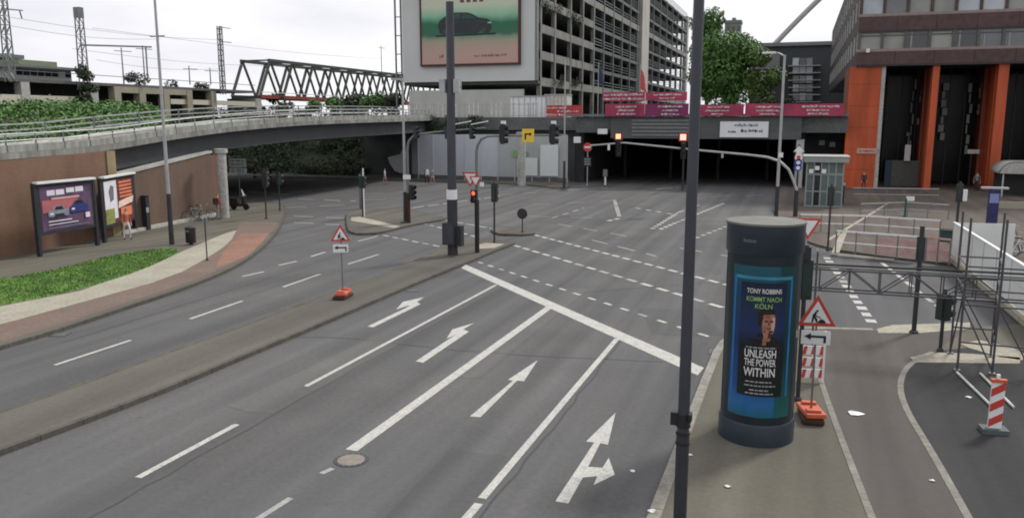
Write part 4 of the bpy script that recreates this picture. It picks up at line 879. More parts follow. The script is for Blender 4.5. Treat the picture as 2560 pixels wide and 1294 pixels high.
def lattice(px, rt, rbm, w, label, X=TX+.8, taper=.75):
    a, t_ = AX(px, rbm, X), AX(px, rt, X); r = thing('catenary_mast', (X, a.y, a.z), label, 'mast'); H = t_.z-a.z; n = max(6, int(H/(w*1.3)))
    for sx in (-1, 1):
        for sy_ in (-1, 1): L(r, MB().beam((sx*w/2, sy_*w/2, 0), (sx*w/2*taper, sy_*w/2*taper, H), .11), 'leg', M_GALVD)
    mb = MB()
    for k in range(n):
        z0, z1 = H*k/n, H*(k+1)/n; f0, f1 = 1-(1-taper)*k/n, 1-(1-taper)*(k+1)/n; s = 1 if k % 2 else -1
        for sx in (-1, 1):
            mb.beam((sx*w/2*f0, -s*w/2*f0, z0), (sx*w/2*f1, s*w/2*f1, z1), .07); mb.beam((-s*w/2*f0, sx*w/2*f0, z0), (s*w/2*f1, sx*w/2*f1, z1), .07)
        mb.beam((-w/2*f1, w/2*f1, z1), (-w/2*f1, -w/2*f1, z1), .07); mb.beam((w/2*f1, w/2*f1, z1), (w/2*f1, -w/2*f1, z1), .07)
    L(r, mb, 'lacing', M_GALVD); return r, H
r, H = lattice(27, -30, 205, .75, 'lattice railway mast at the left edge of the view'); q = AX(27, 25, TX+.8).z-r.location.z; L(r, MB().beam((0, 0, q), (0, 2.4, q+.1), .12), 'arm', M_GALVD); L(r, MB().tube([(0, 2.0, q), (0, 2.2, q-.8)], .08, 6), 'insulator', M_GALVD)
r, H = lattice(214, 22, 240, .8, 'dark lattice railway mast with a crown platform behind the tree'); L(r, MB().box((0, 0, H-.6), (.8, .8, 1.2)), 'head', M_GALVD)
y1_ = AX(378, 118, TX+.8).y-r.location.y; z1_ = AX(300, 121, TX+.8).z-r.location.z; L(r, MB().beam((0, 0, z1_-.1), (0, y1_, z1_+.6), .2), 'arm', M_GALVD); L(r, MB().beam((0, y1_-1, z1_+.55), (0, y1_-1.05, z1_-4.2), .14), 'drop_post', M_GALVD)
r, H = lattice(558, 68, 236, .55, 'slim lattice railway mast at the left end of the truss bridge', taper=.9)
for z in (H-.1, H-2.2): L(r, MB().beam((0, 0, z), (0, 2.6, z+.05), .1), 'arm', M_GALVD)
for px, rt, lb in ((310, 120, 'thin railway pole standing on the viaduct left of the lamp post'), (475, 165, 'thin railway pole on the viaduct right of the lamp post'), (527, 170, 'short railway signal post before the truss bridge'), (363, 115, 'thin railway pole carrying a cross arm behind the lamp post'), (955, 115, 'thin railway pole above the right end of the truss')):
    a, t_ = AX(px, 212, TX-3), AX(px, rt, TX-3); r = thing('railway_pole', (TX-3, a.y, a.z), lb, 'pole'); L(r, MB().tube([(0, 0, 0), (0, 0, t_.z-a.z)], .1, 7, .07), 'post', M_GALVD); L(r, MB().beam((0, -1.2, t_.z-a.z-.5), (0, 1.8, t_.z-a.z-.4), .09), 'cross_arm', M_GALVD)
tcs = thing('overhead_wires', (TX, 50, zv), 'thin overhead railway wires strung between the masts', 'wires')
for (xa_, ra_, xb_, rb_) in ((-20, 36, 555, 100), (0, 60, 400, 98), (230, 70, 1000, 150), (180, 122, 720, 165), (240, 150, 560, 172)):
    a, b = AX(xa_, ra_, TX-1), AX(xb_, rb_, TX-1); pts_ = [a.lerp(b, k/8)-Vector((0, 0, .6*sin(pi*k/8))) for k in range(9)]; W_(tcs, MB().tube(pts_, .022, 4), 'wire', M_GALVD)
q = AX(212, 245, TX+4); tree((q.x, q.y, 6.8), AX(212, 155, TX+4).z-6.8, 1.6, 'narrow dark evergreen in front of the lattice mast', M_LEAFD, n=1500, s=.35, trunk_h=1, seed=21, lobes=9)
for k, (px, ht, r_) in enumerate(((345, 4.2, 2.6), (430, 3.4, 2.2), (500, 3.2, 2))):
    q = AX(px, 250, TX-14); tree((q.x, q.y, zv-1.5), ht, r_, ['dark tree crown seen over the viaduct left of the lamp post', 'small dark tree over the viaduct right of the lamp post', 'small tree over the viaduct before the truss bridge'][k], M_LEAFD, n=600, s=.45, trunk_h=.8, seed=70+k, lobes=6)
# ------------------------------------------------------------------ street furniture
M_LR = mat('signal_red_lit', (1.0, .12, .06), rough=.4, var=.02, emit=1.2); M_LOFF = mat('signal_lens_off', (.05, .04, .04), rough=.3, var=.2)
M_SIG = mat('signal_housing', (.022, .032, .03), rough=.45, var=.15)
def signal(root, pos, rz, lit=None, n=3, s=1.0, m=M_SIG):
    """traffic signal head; rz = 0 looks towards -Y"""
    R = Matrix.Rotation(rz, 4, 'Z'); p = Vector(pos)
    def tr(mb): mb.v = [tuple(p+(R @ (Vector(v)*s))) for v in mb.v]; return mb
    h = .32*n
    o = L(root, tr(MB().box((0, 0, 0), (.3, .2, h)).box((0, .12, 0), (.2, .06, h*.8))), 'signal_head', m)
    for k in range(n):
        z = h/2-.16-k*.32
        L(o, tr(MB().tube([(0, -.1, z), (0, -.115, z)], .1, 14)), 'lens', M_LR if lit == k else M_LOFF)
        L(o, tr(MB().tube([(0, -.1, z+.01), (0, -.28, z)], .125, 12, caps=False)), 'visor', M_BLACK)
    return o
def post(root, H, r=.06, m=M_GALVD, r1=None, name='post', base=True):
    o = L(root, MB().tube([(0, 0, -.02), (0, 0, H*.5), (0, 0, H)], r, 12, r1), name, m, True)
    if base: L(root, MB().lathe([(r*1.9, 0), (r*1.9, .05), (r*1.25, .1)], n=12), 'foot', m)
    return o

# thick mast in the median
b = G(1132, 637, .12); t = thing('lamp_mast', b, 'thick dark mast with a switch box standing on the tip of the median', 'mast')
Hm = HZ(b, 5)-.12; L(t, MB().tube([(0, 0, 0), (0, 0, 3.1)], .25, 18), 'lower_sleeve', M_DARK, True); L(t, MB().tube([(0, 0, 3.1), (0, 0, 7), (0, 0, Hm)], .215, 18, .185), 'shaft', M_POLE, True)
o = L(t, MB().box((-.02, -.28, 1.08), (.62, .42, 1.05)), 'switch_box', M_DARK); L(o, MB().box((-.02, -.5, 1.08), (.5, .02, .9)), 'door', M_POLE); L(t, MB().box((.42, -.1, .98), (.3, .35, .98)), 'switch_box', M_DARK)
L(t, MB().tube([(0, -.02, 2.72), (0, -.02, 3.18)], .262, 18), 'white_sticker', M_SIGNW)
for s in (-1, 1): L(t, MB().box((s*.36, -.05, 8.05), (.28, .34, .62)), 'loudspeaker', M_GALV); 
L(t, MB().beam((-.5, 0, 8.0), (.5, 0, 8.0), .08), 'bracket', M_DARK); L(t, MB().beam((-.5, .05, 6.0), (.25, .05, 6.05), .07), 'bracket', M_DARK)

# near lamp post at the right kerb
rx, ry = -1.42, 12.0; t = thing('lamp_post', (rx, ry, .12), 'tall near anthracite lamp post at the right kerb, cropped top and bottom', 'lamp post')
L(t, MB().tube([(0, 0, 0), (0, 0, 1.75)], .102, 20, .1), 'base_sleeve', M_DARK, True); L(t, MB().tube([(0, 0, 1.75), (0, 0, 5), (0, 0, 10.5)], .09, 20, .072), 'shaft', M_POLE, True); L(t, MB().tube([(0, 0, 10.4), (.05, .9, 11.0), (.1, 2.2, 11.15)], .05, 10), 'lamp_arm', M_POLE, True); L(t, MB().box((.1, 2.5, 11.15), (.3, .8, .14)), 'luminaire', M_GALV)
for z in (1.62, 1.78, 1.9): L(t, MB().tube([(0, 0, z), (0, 0, z+.035)], .112, 20), 'clamp_band', M_BLACK, True)
L(t, MB().box((-.13, 0, 2.02), (.12, .12, .2)), 'clamp_box', M_BLACK); L(t, MB().box((.1, -.02, 2.06), (.05, .16, .12)), 'clamp_lug', M_BLACK); L(t, MB().tube([(0, 0, 1.96), (0, 0, 2.1)], .105, 20), 'clamp_band', M_BLACK, True)
# left lamp post
b = G(430, 611, .12); t = thing('lamp_post', b, 'tall slim lamp post with dark foot on the left pavement by the bridge', 'lamp post')
L(t, MB().tube([(0, 0, 0), (0, 0, HZ(b, 490))], .13, 14, .11), 'lower_sleeve', M_DARK, True); L(t, MB().tube([(0, 0, HZ(b, 490)), (0, 0, 6), (0, 0, 12.8)], .1, 14, .06), 'shaft', M_GALV, True); L(t, MB().beam((-.45, 0, HZ(b, 97)), (.45, 0, HZ(b, 97)), .06), 'cross_bracket', M_GALVD); L(t, MB().tube([(0, 0, 12.7), (.9, .2, 13.2), (1.9, .4, 13.2)], .045, 8), 'lamp_arm', M_GALV); L(t, MB().box((2.2, .46, 13.18), (.8, .3, .14), .2), 'luminaire', M_GALV)
# lamp post right of the tunnel
b = G(1940, 541, .12); t = thing('lamp_post', b, 'tall pale lamp post with a flat head right of the tunnel mouth', 'lamp post'); H = HZ(b, 142)
L(t, MB().tube([(0, 0, 0), (0, 0, HZ(b, 470))], .14, 14, .12), 'lower_sleeve', M_DARK, True); L(t, MB().tube([(0, 0, HZ(b, 470)), (0, 0, 5), (0, 0, H)], .11, 14, .08), 'shaft', M_GALV, True)
L(t, MB().tube([(0, 0, H-.1), (-.4, 0, H+.12), (-.8, 0, H+.15)], .05, 8), 'lamp_arm', M_GALV); L(t, MB().box((-1.0, 0, H+.16), (.85, .3, .13)), 'luminaire', M_SIGNW); L(t, MB().box((.1, 0, HZ(b, 392)), (.28, .2, .3)), 'camera_box', M_SIGNW)
for px, py, rt, lb in ((1410, 473, 150, 'thin tall pale lamp post before the grey hoarding panels'), (1014, 556, 205, 'slim pale lamp post on the far triangular island')):
    b = G(px, py, .12); H = HZ(b, rt); t = thing('lamp_post', b, lb, 'lamp post'); L(t, MB().tube([(0, 0, 0), (0, 0, H*.22)], .13, 12, .11), 'lower_sleeve', M_DARK, True); L(t, MB().tube([(0, 0, H*.22), (0, 0, H)], .09, 12, .06), 'shaft', M_GALV, True); L(t, MB().box((-.35, 0, H+.05), (.8, .26, .12)), 'luminaire', M_GALV); L(t, MB().lathe([(.35, 0), (.35, .06), (.2, .1)], n=14), 'foot', M_DARK)

# signal mast arms
def mast_arm(px, py, elbow_row, arm_pts, label, r=.1, lowdark=True):
    b = G(px, py, .12); t = thing('signal_mast', b, label, 'traffic signal'); z = HZ(b, elbow_row); return b, t, z
b, t, z = mast_arm(1022, 557, 378, None, 'grey signal mast with a long arm over the road, on the triangular island')
za_ = HZ(b, 338); X2 = AY(1214, 330, b.y).x-b.x
L(t, MB().tube([(0, 0, 0), (0, 0, 1.9)], .12, 12), 'lower_sleeve', mat('dark_red_sleeve', (.05, .012, .012)), True); L(t, MB().tube([(0, 0, 1.9), (0, 0, z), (.12, 0, z+.5), (.5, 0, z+.88), (1.0, 0, za_-.02), (2.2, 0, za_+.1), (X2, 0, za_+.35)], .085, 10, .05), 'arm', M_GALVD, True)
for x in (.62, X2*.52, X2*.83): signal(t, (x, -.05, za_+.05), pi*.5, s=.8)
for x in (X2*.72, X2*.93): L(t, MB().beam((x-.5, -.2, za_+.55), (x+.6, -.2, za_+.75), .1, .06), 'sensor_bar', M_SIGNW)
signal(t, (.28, 0, HZ(b, 485)), pi*.4, s=1.0); L(t, MB().box((.0, -.15, HZ(b, 447)), (.5, .05, .28)), 'sign_back', M_SIGNW)
b, t, z = mast_arm(1193, 631, 385, None, 'signal mast on the median with lights and a yellow sign on its arm'); za_ = HZ(b, 345); X2 = AY(1404, 345, b.y).x-b.x
L(t, MB().tube([(0, 0, 0), (0, 0, HZ(b, 505))], .115, 12), 'lower_sleeve', M_BLACK, True)
L(t, MB().tube([(0, 0, HZ(b, 505)), (0, 0, z), (.06, 0, z+.3), (.25, 0, z+.6), (.6, 0, za_-.03), (1.6, 0, za_), (X2, 0, za_+.05)], .075, 10, .05), 'arm', M_GALVD, True)
for px in (1258, 1383): signal(t, (AY(px, 340, b.y).x-b.x, -.12, za_+.08), pi*.62, s=1.0, m=M_BLACK)
for px in (1258, 1383): L(t, MB().box((AY(px+3, 340, b.y).x-b.x, -.15, za_+.62), (.22, .1, .16)), 'signal_cap', M_SIGNW)
xs_, xe_ = AY(1308, 345, b.y).x-b.x, AY(1337, 345, b.y).x-b.x; yo = L(t, MB().box(((xs_+xe_)/2, -.14, za_+.02), (xe_-xs_, .04, .62)), 'yellow_sign', M_YEL); wv = (xe_-xs_)
L(yo, MB().plate([(-.17, -.2), (-.09, -.2), (-.09, .02), (.08, .02), (.08, -.04), (.2, .06), (.08, .16), (.08, .1), (-.17, .1)], ((xs_+xe_)/2, -.165, za_+.02), (1, 0, 0), (0, 0, 1), -.004), 'detour_arrow', M_BLACK)
def tri_sign(root, c, s, rz, inv=False, name='warning_sign'):
    """triangular plate with a red rim; c = centre of the plate in the thing's coordinates"""
    ux = Vector((cos(rz), sin(rz), 0)); nrm = Vector((sin(rz), -cos(rz), 0)); c = Vector(c); f = -1 if inv else 1
    def T(k): return [(-.5*s*k, -f*.289*s*k), (.5*s*k, -f*.289*s*k), (0, f*.577*s*k)]
    p = L(root, MB().plate(T(1), c, ux, (0, 0, 1), .012), name, M_SIGNR); L(p, MB().plate(T(.7), c+nrm*.016, ux, (0, 0, 1), .003), 'white_field', M_SIGNW); return p, ux, nrm
zc = HZ(b, 449); tri_sign(t, (-.28, -.15, zc), .85, .1, True, 'give_way_sign'); L(t, MB().beam((-.4, -.05, zc+.1), (0, -.05, zc+.1), .05), 'bracket', M_GALVD)
tri_sign(t, (.0, -.16, zc-.12), .6, .3, True, 'give_way_sign')
signal(t, (-.06, -.2, HZ(b, 496)), .1, lit=0, n=2, m=M_BLACK); L(t, MB().box((.3, -.1, HZ(b, 466)), (.2, .06, .2)), 'push_plate', M_SIGNW)
# signal mast right of the tunnel, long arm reaching left
b = G(1988, 541, .12); t = thing('signal_mast', b, 'pale signal mast whose long curved arm reaches left across the tunnel mouth', 'traffic signal')
def rel(px, row, dy=0): q = AY(px, row, b.y+dy); return Vector((q.x-b.x, dy, q.z-b.z))
L(t, MB().tube([(0, 0, 0), (0, 0, HZ(b, 480))], .15, 12), 'lower_sleeve', M_DARK, True)
L(t, MB().tube([(0, 0, HZ(b, 480))]+[rel(*p) for p in ((1984, 452), (1972, 424), (1950, 404), (1918, 393), (1870, 387), (1760, 377), (1640, 365), (1560, 357), (1475, 364))], .1, 10, .055), 'arm', M_GALV, True)
L(t, MB().tube([(0, .1, HZ(b, 480)), (0, .1, HZ(b, 366))], .07, 10), 'upper_post', M_DARK)
zz = HZ(b, 384); o = L(t, MB().plate([(-.16, -.28), (.16, -.28), (.16, 0), (.36, 0), (0, .4), (-.36, 0), (-.16, 0)], (0, -.03, zz), (1, 0, 0), (0, 0, 1), -.02), 'arrow_sign', M_SIGNW)
for row, m_ in ((398, M_SIGNW), (411, M_SIGNB), (424, M_SIGNB)):
    d_ = L(t, MB().tube([(0, -.02, HZ(b, row)), (0, -.04, HZ(b, row))], .25, 18), 'round_sign', m_); L(d_, MB().tube([(0, -.04, HZ(b, row)), (0, -.05, HZ(b, row))], .13, 16), 'symbol', M_SIGNW if m_ is M_SIGNB else M_SIGNR)
p = rel(1546, 372); signal(t, p, -.1, s=1.15, m=M_BLACK); q = rel(1546, 341); lb_ = L(t, MB().box(q, (.62, .1, .56)), 'lane_signal', mat('lane_signal_frame', (.2, .02, .01))); L(lb_, MB().box(q+Vector((0, -.055, 0)), (.36, .02, .36)), 'lit_face', mat('amber_lit', (1, .62, .35), emit=.6))
p = rel(1708, 378); signal(t, p, -.1, s=1.15, m=M_BLACK); q = rel(1708, 343); lb_ = L(t, MB().box(q, (.66, .1, .62)), 'lane_signal', mat('lane_signal_frame', (.2, .02, .01))); L(lb_, MB().box(q+Vector((0, -.055, 0)), (.42, .02, .42)), 'lit_face', mat('red_white_lit', (1, .45, .35), emit=.9))
for px, row in ((1522, 368), (1806, 387)): L(t, MB().box(rel(px, row), (.14, .12, .42)), 'detector', M_SIGNW if px < 1600 else M_GALV)
# small signal posts and signs
def sig_post(px, py, rt, rows, label, rz=0, lit=None, n=3, z=.12, s=1.0, r=.05, cat='traffic signal', m=M_SIG):
    b = G(px, py, z); t = thing('signal_post', b, label, cat); post(t, HZ(b, rt)-z, r, M_DARK); zc = (HZ(b, rows[0])+HZ(b, rows[1]))/2-z; sz = (HZ(b, rows[0])-HZ(b, rows[1]))/(.32*n); signal(t, (0, -.16 if abs(rz) < 1 else .05, zc), rz, lit, n, sz, m); return b, t
sig_post(1236, 606, 455, (458, 505), 'dark signal post with its lights turned away, right of the median mast', pi)
sig_post(2069, 627, 460, (466, 515), 'signal post on the kerb in front of the glass kiosk', pi*.9)
sig_post(666, 547, 420, (428, 468), 'signal post at the left kerb near the bridge pier', pi)
sig_post(700, 527, 430, (436, 462), 'short signal post behind the one by the bridge pier', pi*.8, n=2)
sig_post(2284, 832, 565, (592, 650), 'tall dark signal post on the pale slab of the right island', pi, r=.07); 
sig_post(2350, 878, 722, (738, 800), 'shorter dark signal post left of the scaffold tower', pi*.7, r=.05, n=2)
sig_post(1706, 475, 352, (356, 392), 'dark signal post at the tunnel mouth behind the near lamp post', 0, r=.08)
b, t = sig_post(1994, 1000, 612, (650, 748), 'dark green signal post half hidden behind the advertising column', pi*1.1, s=1.0, m=mat('green_housing', (.016, .035, .03), rough=.4)); L(t, MB().box((0, 0, HZ(b, 632)-.12), (.2, .2, .3)), 'camera', M_DARK)
b, t = sig_post(907, 541, 428, (440, 470), 'pale signal post at the left corner of the triangular island', pi, m=mat('green_housing', (.016, .035, .03)), n=2); L(t, MB().tube([(.12, 0, 0), (.12, 0, HZ(b, 425))], .045, 8), 'pale_post', M_SIGNW)
b = G(905, 522); t = thing('junction_stele', b, 'slim grey stele behind the pale signal post on the island', 'stele'); L(t, MB().box((0, 0, 1.3), (.3, .2, 2.6)), 'body', M_GALVD); L(t, MB().box((0, 0, 2.62), (.34, .24, .04)), 'cap', M_DARK)
b = G(1306, 580, .12); t = thing('round_sign', b, 'low round sign seen from its dark back on the small island', 'traffic sign'); post(t, HZ(b, 535), .035, M_DARK); zc = HZ(b, 534)-.12; L(t, MB().tube([(0, -.04, zc), (0, -.055, zc)], .31, 24), 'sign_disc', M_BLACK); L(t, MB().tube([(0, -.056, zc), (0, -.06, zc)], .25, 24), 'disc_face', M_DARK)
b = G(1468, 463, .12); t = thing('no_entry_sign', b, 'red and white no entry sign at the left end of the tunnel mouth', 'traffic sign'); post(t, HZ(b, 362), .05, M_GALV); zc = HZ(b, 368)-.12; o = L(t, MB().tube([(0, -.06, zc), (0, -.08, zc)], .45, 24), 'sign_disc', M_SIGNR); L(o, MB().box((0, -.09, zc), (.64, .012, .17)), 'white_bar', M_SIGNW); o = L(t, MB().box((0, -.07, HZ(b, 404)-.12), (.75, .03, .9)), 'direction_plate', M_DARK)
for k in range(3): L(o, MB().box((0, -.09, HZ(b, 398+k*6)-.12), (.6, .01, .07)), 'lettering', M_GALV)
b = G(1513, 462, .12); t = thing('kerb_bollard', b, 'white footed bollard with a grey box top in the tunnel mouth', 'bollard'); L(t, MB().tube([(0, 0, 0), (0, 0, .85)], .1, 10), 'foot', M_SIGNW); L(t, MB().box((0, 0, 1.2), (.42, .3, .7)), 'head', M_GALVD)
b = G(518, 651, .127); t = thing('sign_post', b, 'thin dark post standing on the pale footway edge', 'post'); post(t, HZ(b, 545)-.1, .03, M_DARK); L(t, MB().box((0, 0, HZ(b, 552)-.12), (.3, .03, .2), 1.2), 'small_plate', M_GALVD)
b = G(600, 492); t = thing('direction_sign', b, 'white two panel direction sign on a post under the bridge', 'traffic sign'); post(t, HZ(b, 398), .05, M_GALVD)
for r0, r1 in ((396, 417), (420, 433)):
    z0, z1 = HZ(b, r1), HZ(b, r0); o = L(t, MB().box((0, -.08, (z0+z1)/2), (1.75, .04, z1-z0)), 'panel', M_SIGNW)
    for k in range(2):
        zz = z0+(z1-z0)*(.3+.4*k)
        for x, w in ((-.5, .4), (.1, .5), (.55, .2)): L(o, MB().box((x, -.105, zz), (w, .008, .09)), 'lettering', M_GALVD)
b = G(2005, 950, .12)
t = thing('give_way_post', G(2012, 660), 'give way sign showing beside the top of the advertising column', 'traffic sign'); b2 = t.location; post(t, HZ(b2, 545), .04, M_GALV); tri_sign(t, (.05, -.07, HZ(b2, 563)), 1.15, .1, True, 'give_way_sign')

# roadworks signs on rubber feet
def roadworks(px, py, rt, w, rz, label, s, fa=1.75):
    b = G(px, py, .12); t = thing('roadworks_sign', b, label, 'traffic sign'); H = HZ(b, rt)-.12
    L(t, MB().beam((0, 0, .1), (0, 0, H-.12), .045), 'post', M_GALVD)
    for k in range(2):
        a = fa+(.1 if k else -.05); mb = MB(); mb.box((0, 0, .07+k*.13), (.88-.06*k, .46-.03*k, .11), a); o = L(t, mb, 'foot_plate', M_RUB if k == 0 else M_ORP)
        md = o.modifiers.new('worn_edges', 'BEVEL'); md.width = .025; md.segments = 2
    for q in (-.26, .26): L(t, MB().box((q*cos(fa), q*sin(fa), .285), (.14, .3, .05), fa), 'foot_rib', M_ORP)
    zc = H-.577*s; p, ux, nrm = tri_sign(t, (0, -.05, zc), s, rz); c = Vector((0, -.05, zc))+nrm*.021; uz = (0, 0, 1); k = s
    for pl in ([(-.14*k, -.19*k), (-.1*k, -.19*k), (-.06*k, -.02*k), (.0*k, .08*k), (-.05*k, .12*k), (-.12*k, .0)], [(-.02*k, -.19*k), (.03*k, -.19*k), (.0, -.08*k), (-.06*k, 0), (-.09*k, -.02*k)], [(-.02*k, .1*k), (.02*k, .1*k), (.03*k, .15*k), (-.01*k, .17*k), (-.04*k, .14*k)], [(.02*k, -.2*k), (.24*k, -.2*k), (.2*k, -.13*k), (.13*k, -.09*k), (.06*k, -.12*k)], [(-.12*k, .02*k), (.1*k, -.08*k), (.11*k, -.06*k), (-.1*k, .05*k)]): L(p, MB().plate(pl, c, ux, uz, .003), 'worker_symbol', M_BLACK)
    zp = zc-.289*s-.26; pw, ph = s*.76, .3
    pl = L(t, MB().plate([(-pw/2, -ph/2), (pw/2, -ph/2), (pw/2, ph/2), (-pw/2, ph/2)], Vector((0, -.05, zp)), ux, uz, .012), 'arrow_plate', M_SIGNW); c = Vector((0, -.05, zp))+nrm*.016
    L(pl, MB().plate([(.16, -.11), (.21, -.11), (.21, .05), (-.1, .05), (-.1, .1), (-.24, .025), (-.1, -.05), (-.1, 0), (.16, 0)], c, ux, uz, .003), 'arrow_symbol', M_BLACK)
roadworks(2026, 1046, 735, 0, .12, 'roadworks sign with left arrow on an orange foot beside the advertising column', .79)
roadworks(858, 744, 560, 0, .5, 'roadworks sign on an orange foot standing on the median', .72)

# advertising column
cb_ = G(1888, 1084, .12); t = thing('advertising_column', cb_, 'round dark blue advertising column with a lit looking poster on the right pavement', 'advertising column')
M_COLB = mat('column_blue_grey', (.022, .032, .045), rough=.38, var=.2, scale=1.5); R0 = .725
L(t, MB().lathe([(.76, 0), (.76, .42), (.745, .46)], n=48), 'base_drum', M_COLB, True); L(t, MB().lathe([(R0, .46), (R0, 3.88)], n=48), 'drum', mat('column_frame', (.012, .02, .026), rough=.3, var=.2), True)
L(t, MB().lathe([(R0+.012, 3.88), (R0+.035, 3.92), (R0+.035, 4.46)], n=48), 'top_collar', M_COLB, True); L(t, MB().lathe([(R0+.05, 4.46), (R0+.05, 4.5), (.0, 4.55)], n=48), 'lid', mat('weathered_lid', (.14, .143, .125), var=.2, scale=2), True)
face = atan2(-cb_.y, -cb_.x)+.05
def cyl(u, z, r): a = face+u/R0; return (r*cos(a), r*sin(a), z)
def patch(u0, u1, z0, z1, r, n=24, nz=1):
    mb = MB()
    for j in range(nz+1):
        for k in range(n+1): mb.v.append(cyl(u0+(u1-u0)*k/n, z0+(z1-z0)*j/nz, r))
    for j in range(nz):
        for k in range(n): a = j*(n+1)+k; mb.f.append((a, a+1, a+n+2, a+n+1))
    return mb
def rows_shape(rows, r):
    mb = MB(); n = 8
    for z, a, b in rows:
        for k in range(n+1): mb.v.append(cyl(a+(b-a)*k/n, z, r))
    for j in range(len(rows)-1):
        for k in range(n): q = j*(n+1)+k; mb.f.append((q, q+1, q+n+2, q+n+1))
    return mb
def on_col(me, u, z, r):
    for v in me.vertices: v.co = Vector(cyl(u+v.co.x, z+v.co.y, r+v.co.z))
    return me
for u in (-1.02, 1.0): L(t, patch(u-.03, u+.03, .5, 3.86, R0+.006, 2), 'door_seam', M_DARK)
L(t, patch(.83, .93, 2.2, 2.36, R0+.005, 3), 'sticker', mat('old_sticker', (.25, .24, .2), var=.3, scale=9))
pz0, pz1 = .62, 3.68
po = L(t, patch(-.68, .68, pz0, pz1, R0+.004), 'poster', rampmat('poster_print', 2, [(0, (.01, .1, .15)), (.1, (.015, .11, .3)), (.2, (.01, .06, .22)), (.5, (.006, .03, .11)), (.85, (.008, .05, .1)), (1, (.01, .08, .11))], .3))
L(po, patch(.3, .68, pz0, pz1, R0+.0065, 8), 'poster_green_tint', rampmat('poster_tint', 2, [(0, (.008, .09, .09)), (.15, (.008, .07, .07)), (.4, (.005, .03, .035)), (1, (.006, .045, .05))], .3))
for u in (-.6, .56): L(po, patch(u-.025, u+.025, 1.05, 3.48, R0+.0082, 3), 'poster_light_line', mat('print_blue', (.02, .13, .32), var=.2))
L(po, patch(-.62, .58, 3.42, 3.48, R0+.0083), 'poster_light_line', mat('print_teal', (.03, .2, .3), var=.2))
L(po, patch(-.46, .44, 1.06, 3.36, R0+.009), 'poster_panel', rampmat('poster_panel_print', 2, [(0, (.003, .012, .01)), (.45, (.004, .008, .01)), (.6, (.01, .025, .09)), (.8, (.008, .02, .06)), (1, (.004, .01, .03))], .3))
L(po, rows_shape([(1.3, -.36, .4), (1.9, -.38, .42), (2.1, -.36, .4), (2.22, -.26, .3), (2.3, -.1, .2), (2.36, -.06, .17)], R0+.0105), 'printed_jacket', mat('print_jacket', (.006, .005, .005), var=.3))
L(po, rows_shape([(2.2, .0, .14), (2.3, .02, .17), (2.4, .0, .21), (2.52, -.02, .23), (2.66, -.02, .23), (2.76, .02, .2)], R0+.012), 'printed_face', mat('print_skin', (.3, .13, .09), var=.4, scale=8))
L(po, rows_shape([(2.5, -.09, -.02), (2.68, -.1, .0), (2.74, -.1, .22), (2.82, -.06, .22), (2.88, .0, .17)], R0+.0128), 'printed_hair', mat('print_hair', (.012, .008, .006)))
L(po, rows_shape([(2.12, .0, .07), (2.3, .02, .1), (2.45, .06, .13)], R0+.0135), 'printed_hand', mat('print_skin', (.3, .13, .09)))
for zz_, a_, b_, c_ in ((2.6, .03, .09, .02), (2.6, .13, .19, .02), (2.46, .07, .16, .012), (2.55, .1, .125, .035)): L(po, rows_shape([(zz_-c_, a_, b_), (zz_+c_, a_, b_)], R0+.0132), 'printed_features', mat('print_shadow', (.05, .02, .015)))
L(po, rows_shape([(2.36, .13, .2), (2.5, .16, .225), (2.68, .17, .225)], R0+.0131), 'printed_highlight', mat('print_light_skin', (.5, .3, .23)))
L(po, rows_shape([(2.26, .08, .16), (2.34, .04, .2), (2.42, .01, .2)], R0+.0131), 'printed_beard', mat('print_shadow', (.05, .02, .015)))
def ptext(s, size, u, z, m, wd=None):
    me = textmesh(s, size); 
    if wd:
        w = max(v.co.x for v in me.vertices)-min(v.co.x for v in me.vertices)
        for v in me.vertices: v.co.x *= wd/w
    on_col(me, u, z, R0+.016); me.materials.clear(); me.materials.append(m); o = link('printed_lettering', me, po, False)
M_TW = mat('print_white', (.6, .6, .6), var=.1); M_TG = mat('print_green', (.22, .38, .12), var=.1); M_TGR = mat('print_light_grey', (.3, .3, .3))
ptext('TONY ROBBINS', .13, -.0, 3.19, M_TW, .66); ptext('KOMMT NACH', .13, -.0, 3.03, M_TG, .66); ptext('KÖLN', .13, -.0, 2.89, M_TG, .32)
ptext('UNLEASH', .23, -.02, 1.93, M_TW, .6); ptext('THE POWER', .2, -.02, 1.75, M_TW, .6); ptext('WITHIN', .25, -.02, 1.55, M_TW, .6)
for z, a, b in ((2.06, -.3, .28), (1.36, -.28, .22), (1.28, -.3, .3), (1.19, -.2, .18), (1.12, -.28, .26)): 
    rr = random.Random(int(z*100)); u = a
    while u < b: w = min(rr.uniform(.04, .1), b-u); L(po, patch(u, u+w, z-.012, z+.012, R0+.0125, 2), 'printed_small_text', M_TGR); u += w+.018
L(po, patch(-.1, .12, .84, .87, R0+.0085, 4), 'printed_small_text', mat('print_blue', (.03, .22, .5)))
mb = MB()
for k in range(7): q = patch(-.44+k*.036, -.415+k*.036, 4.14, 4.14+(.055, .075)[k in (0, 3)], R0+.038, 1); o0 = len(mb.v); mb.v += q.v; mb.f += [tuple(x+o0 for x in f) for f in q.f]
L(t, mb, 'collar_lettering', mat('faded_letters', (.1, .12, .13)))['kind'] = 'stuff'
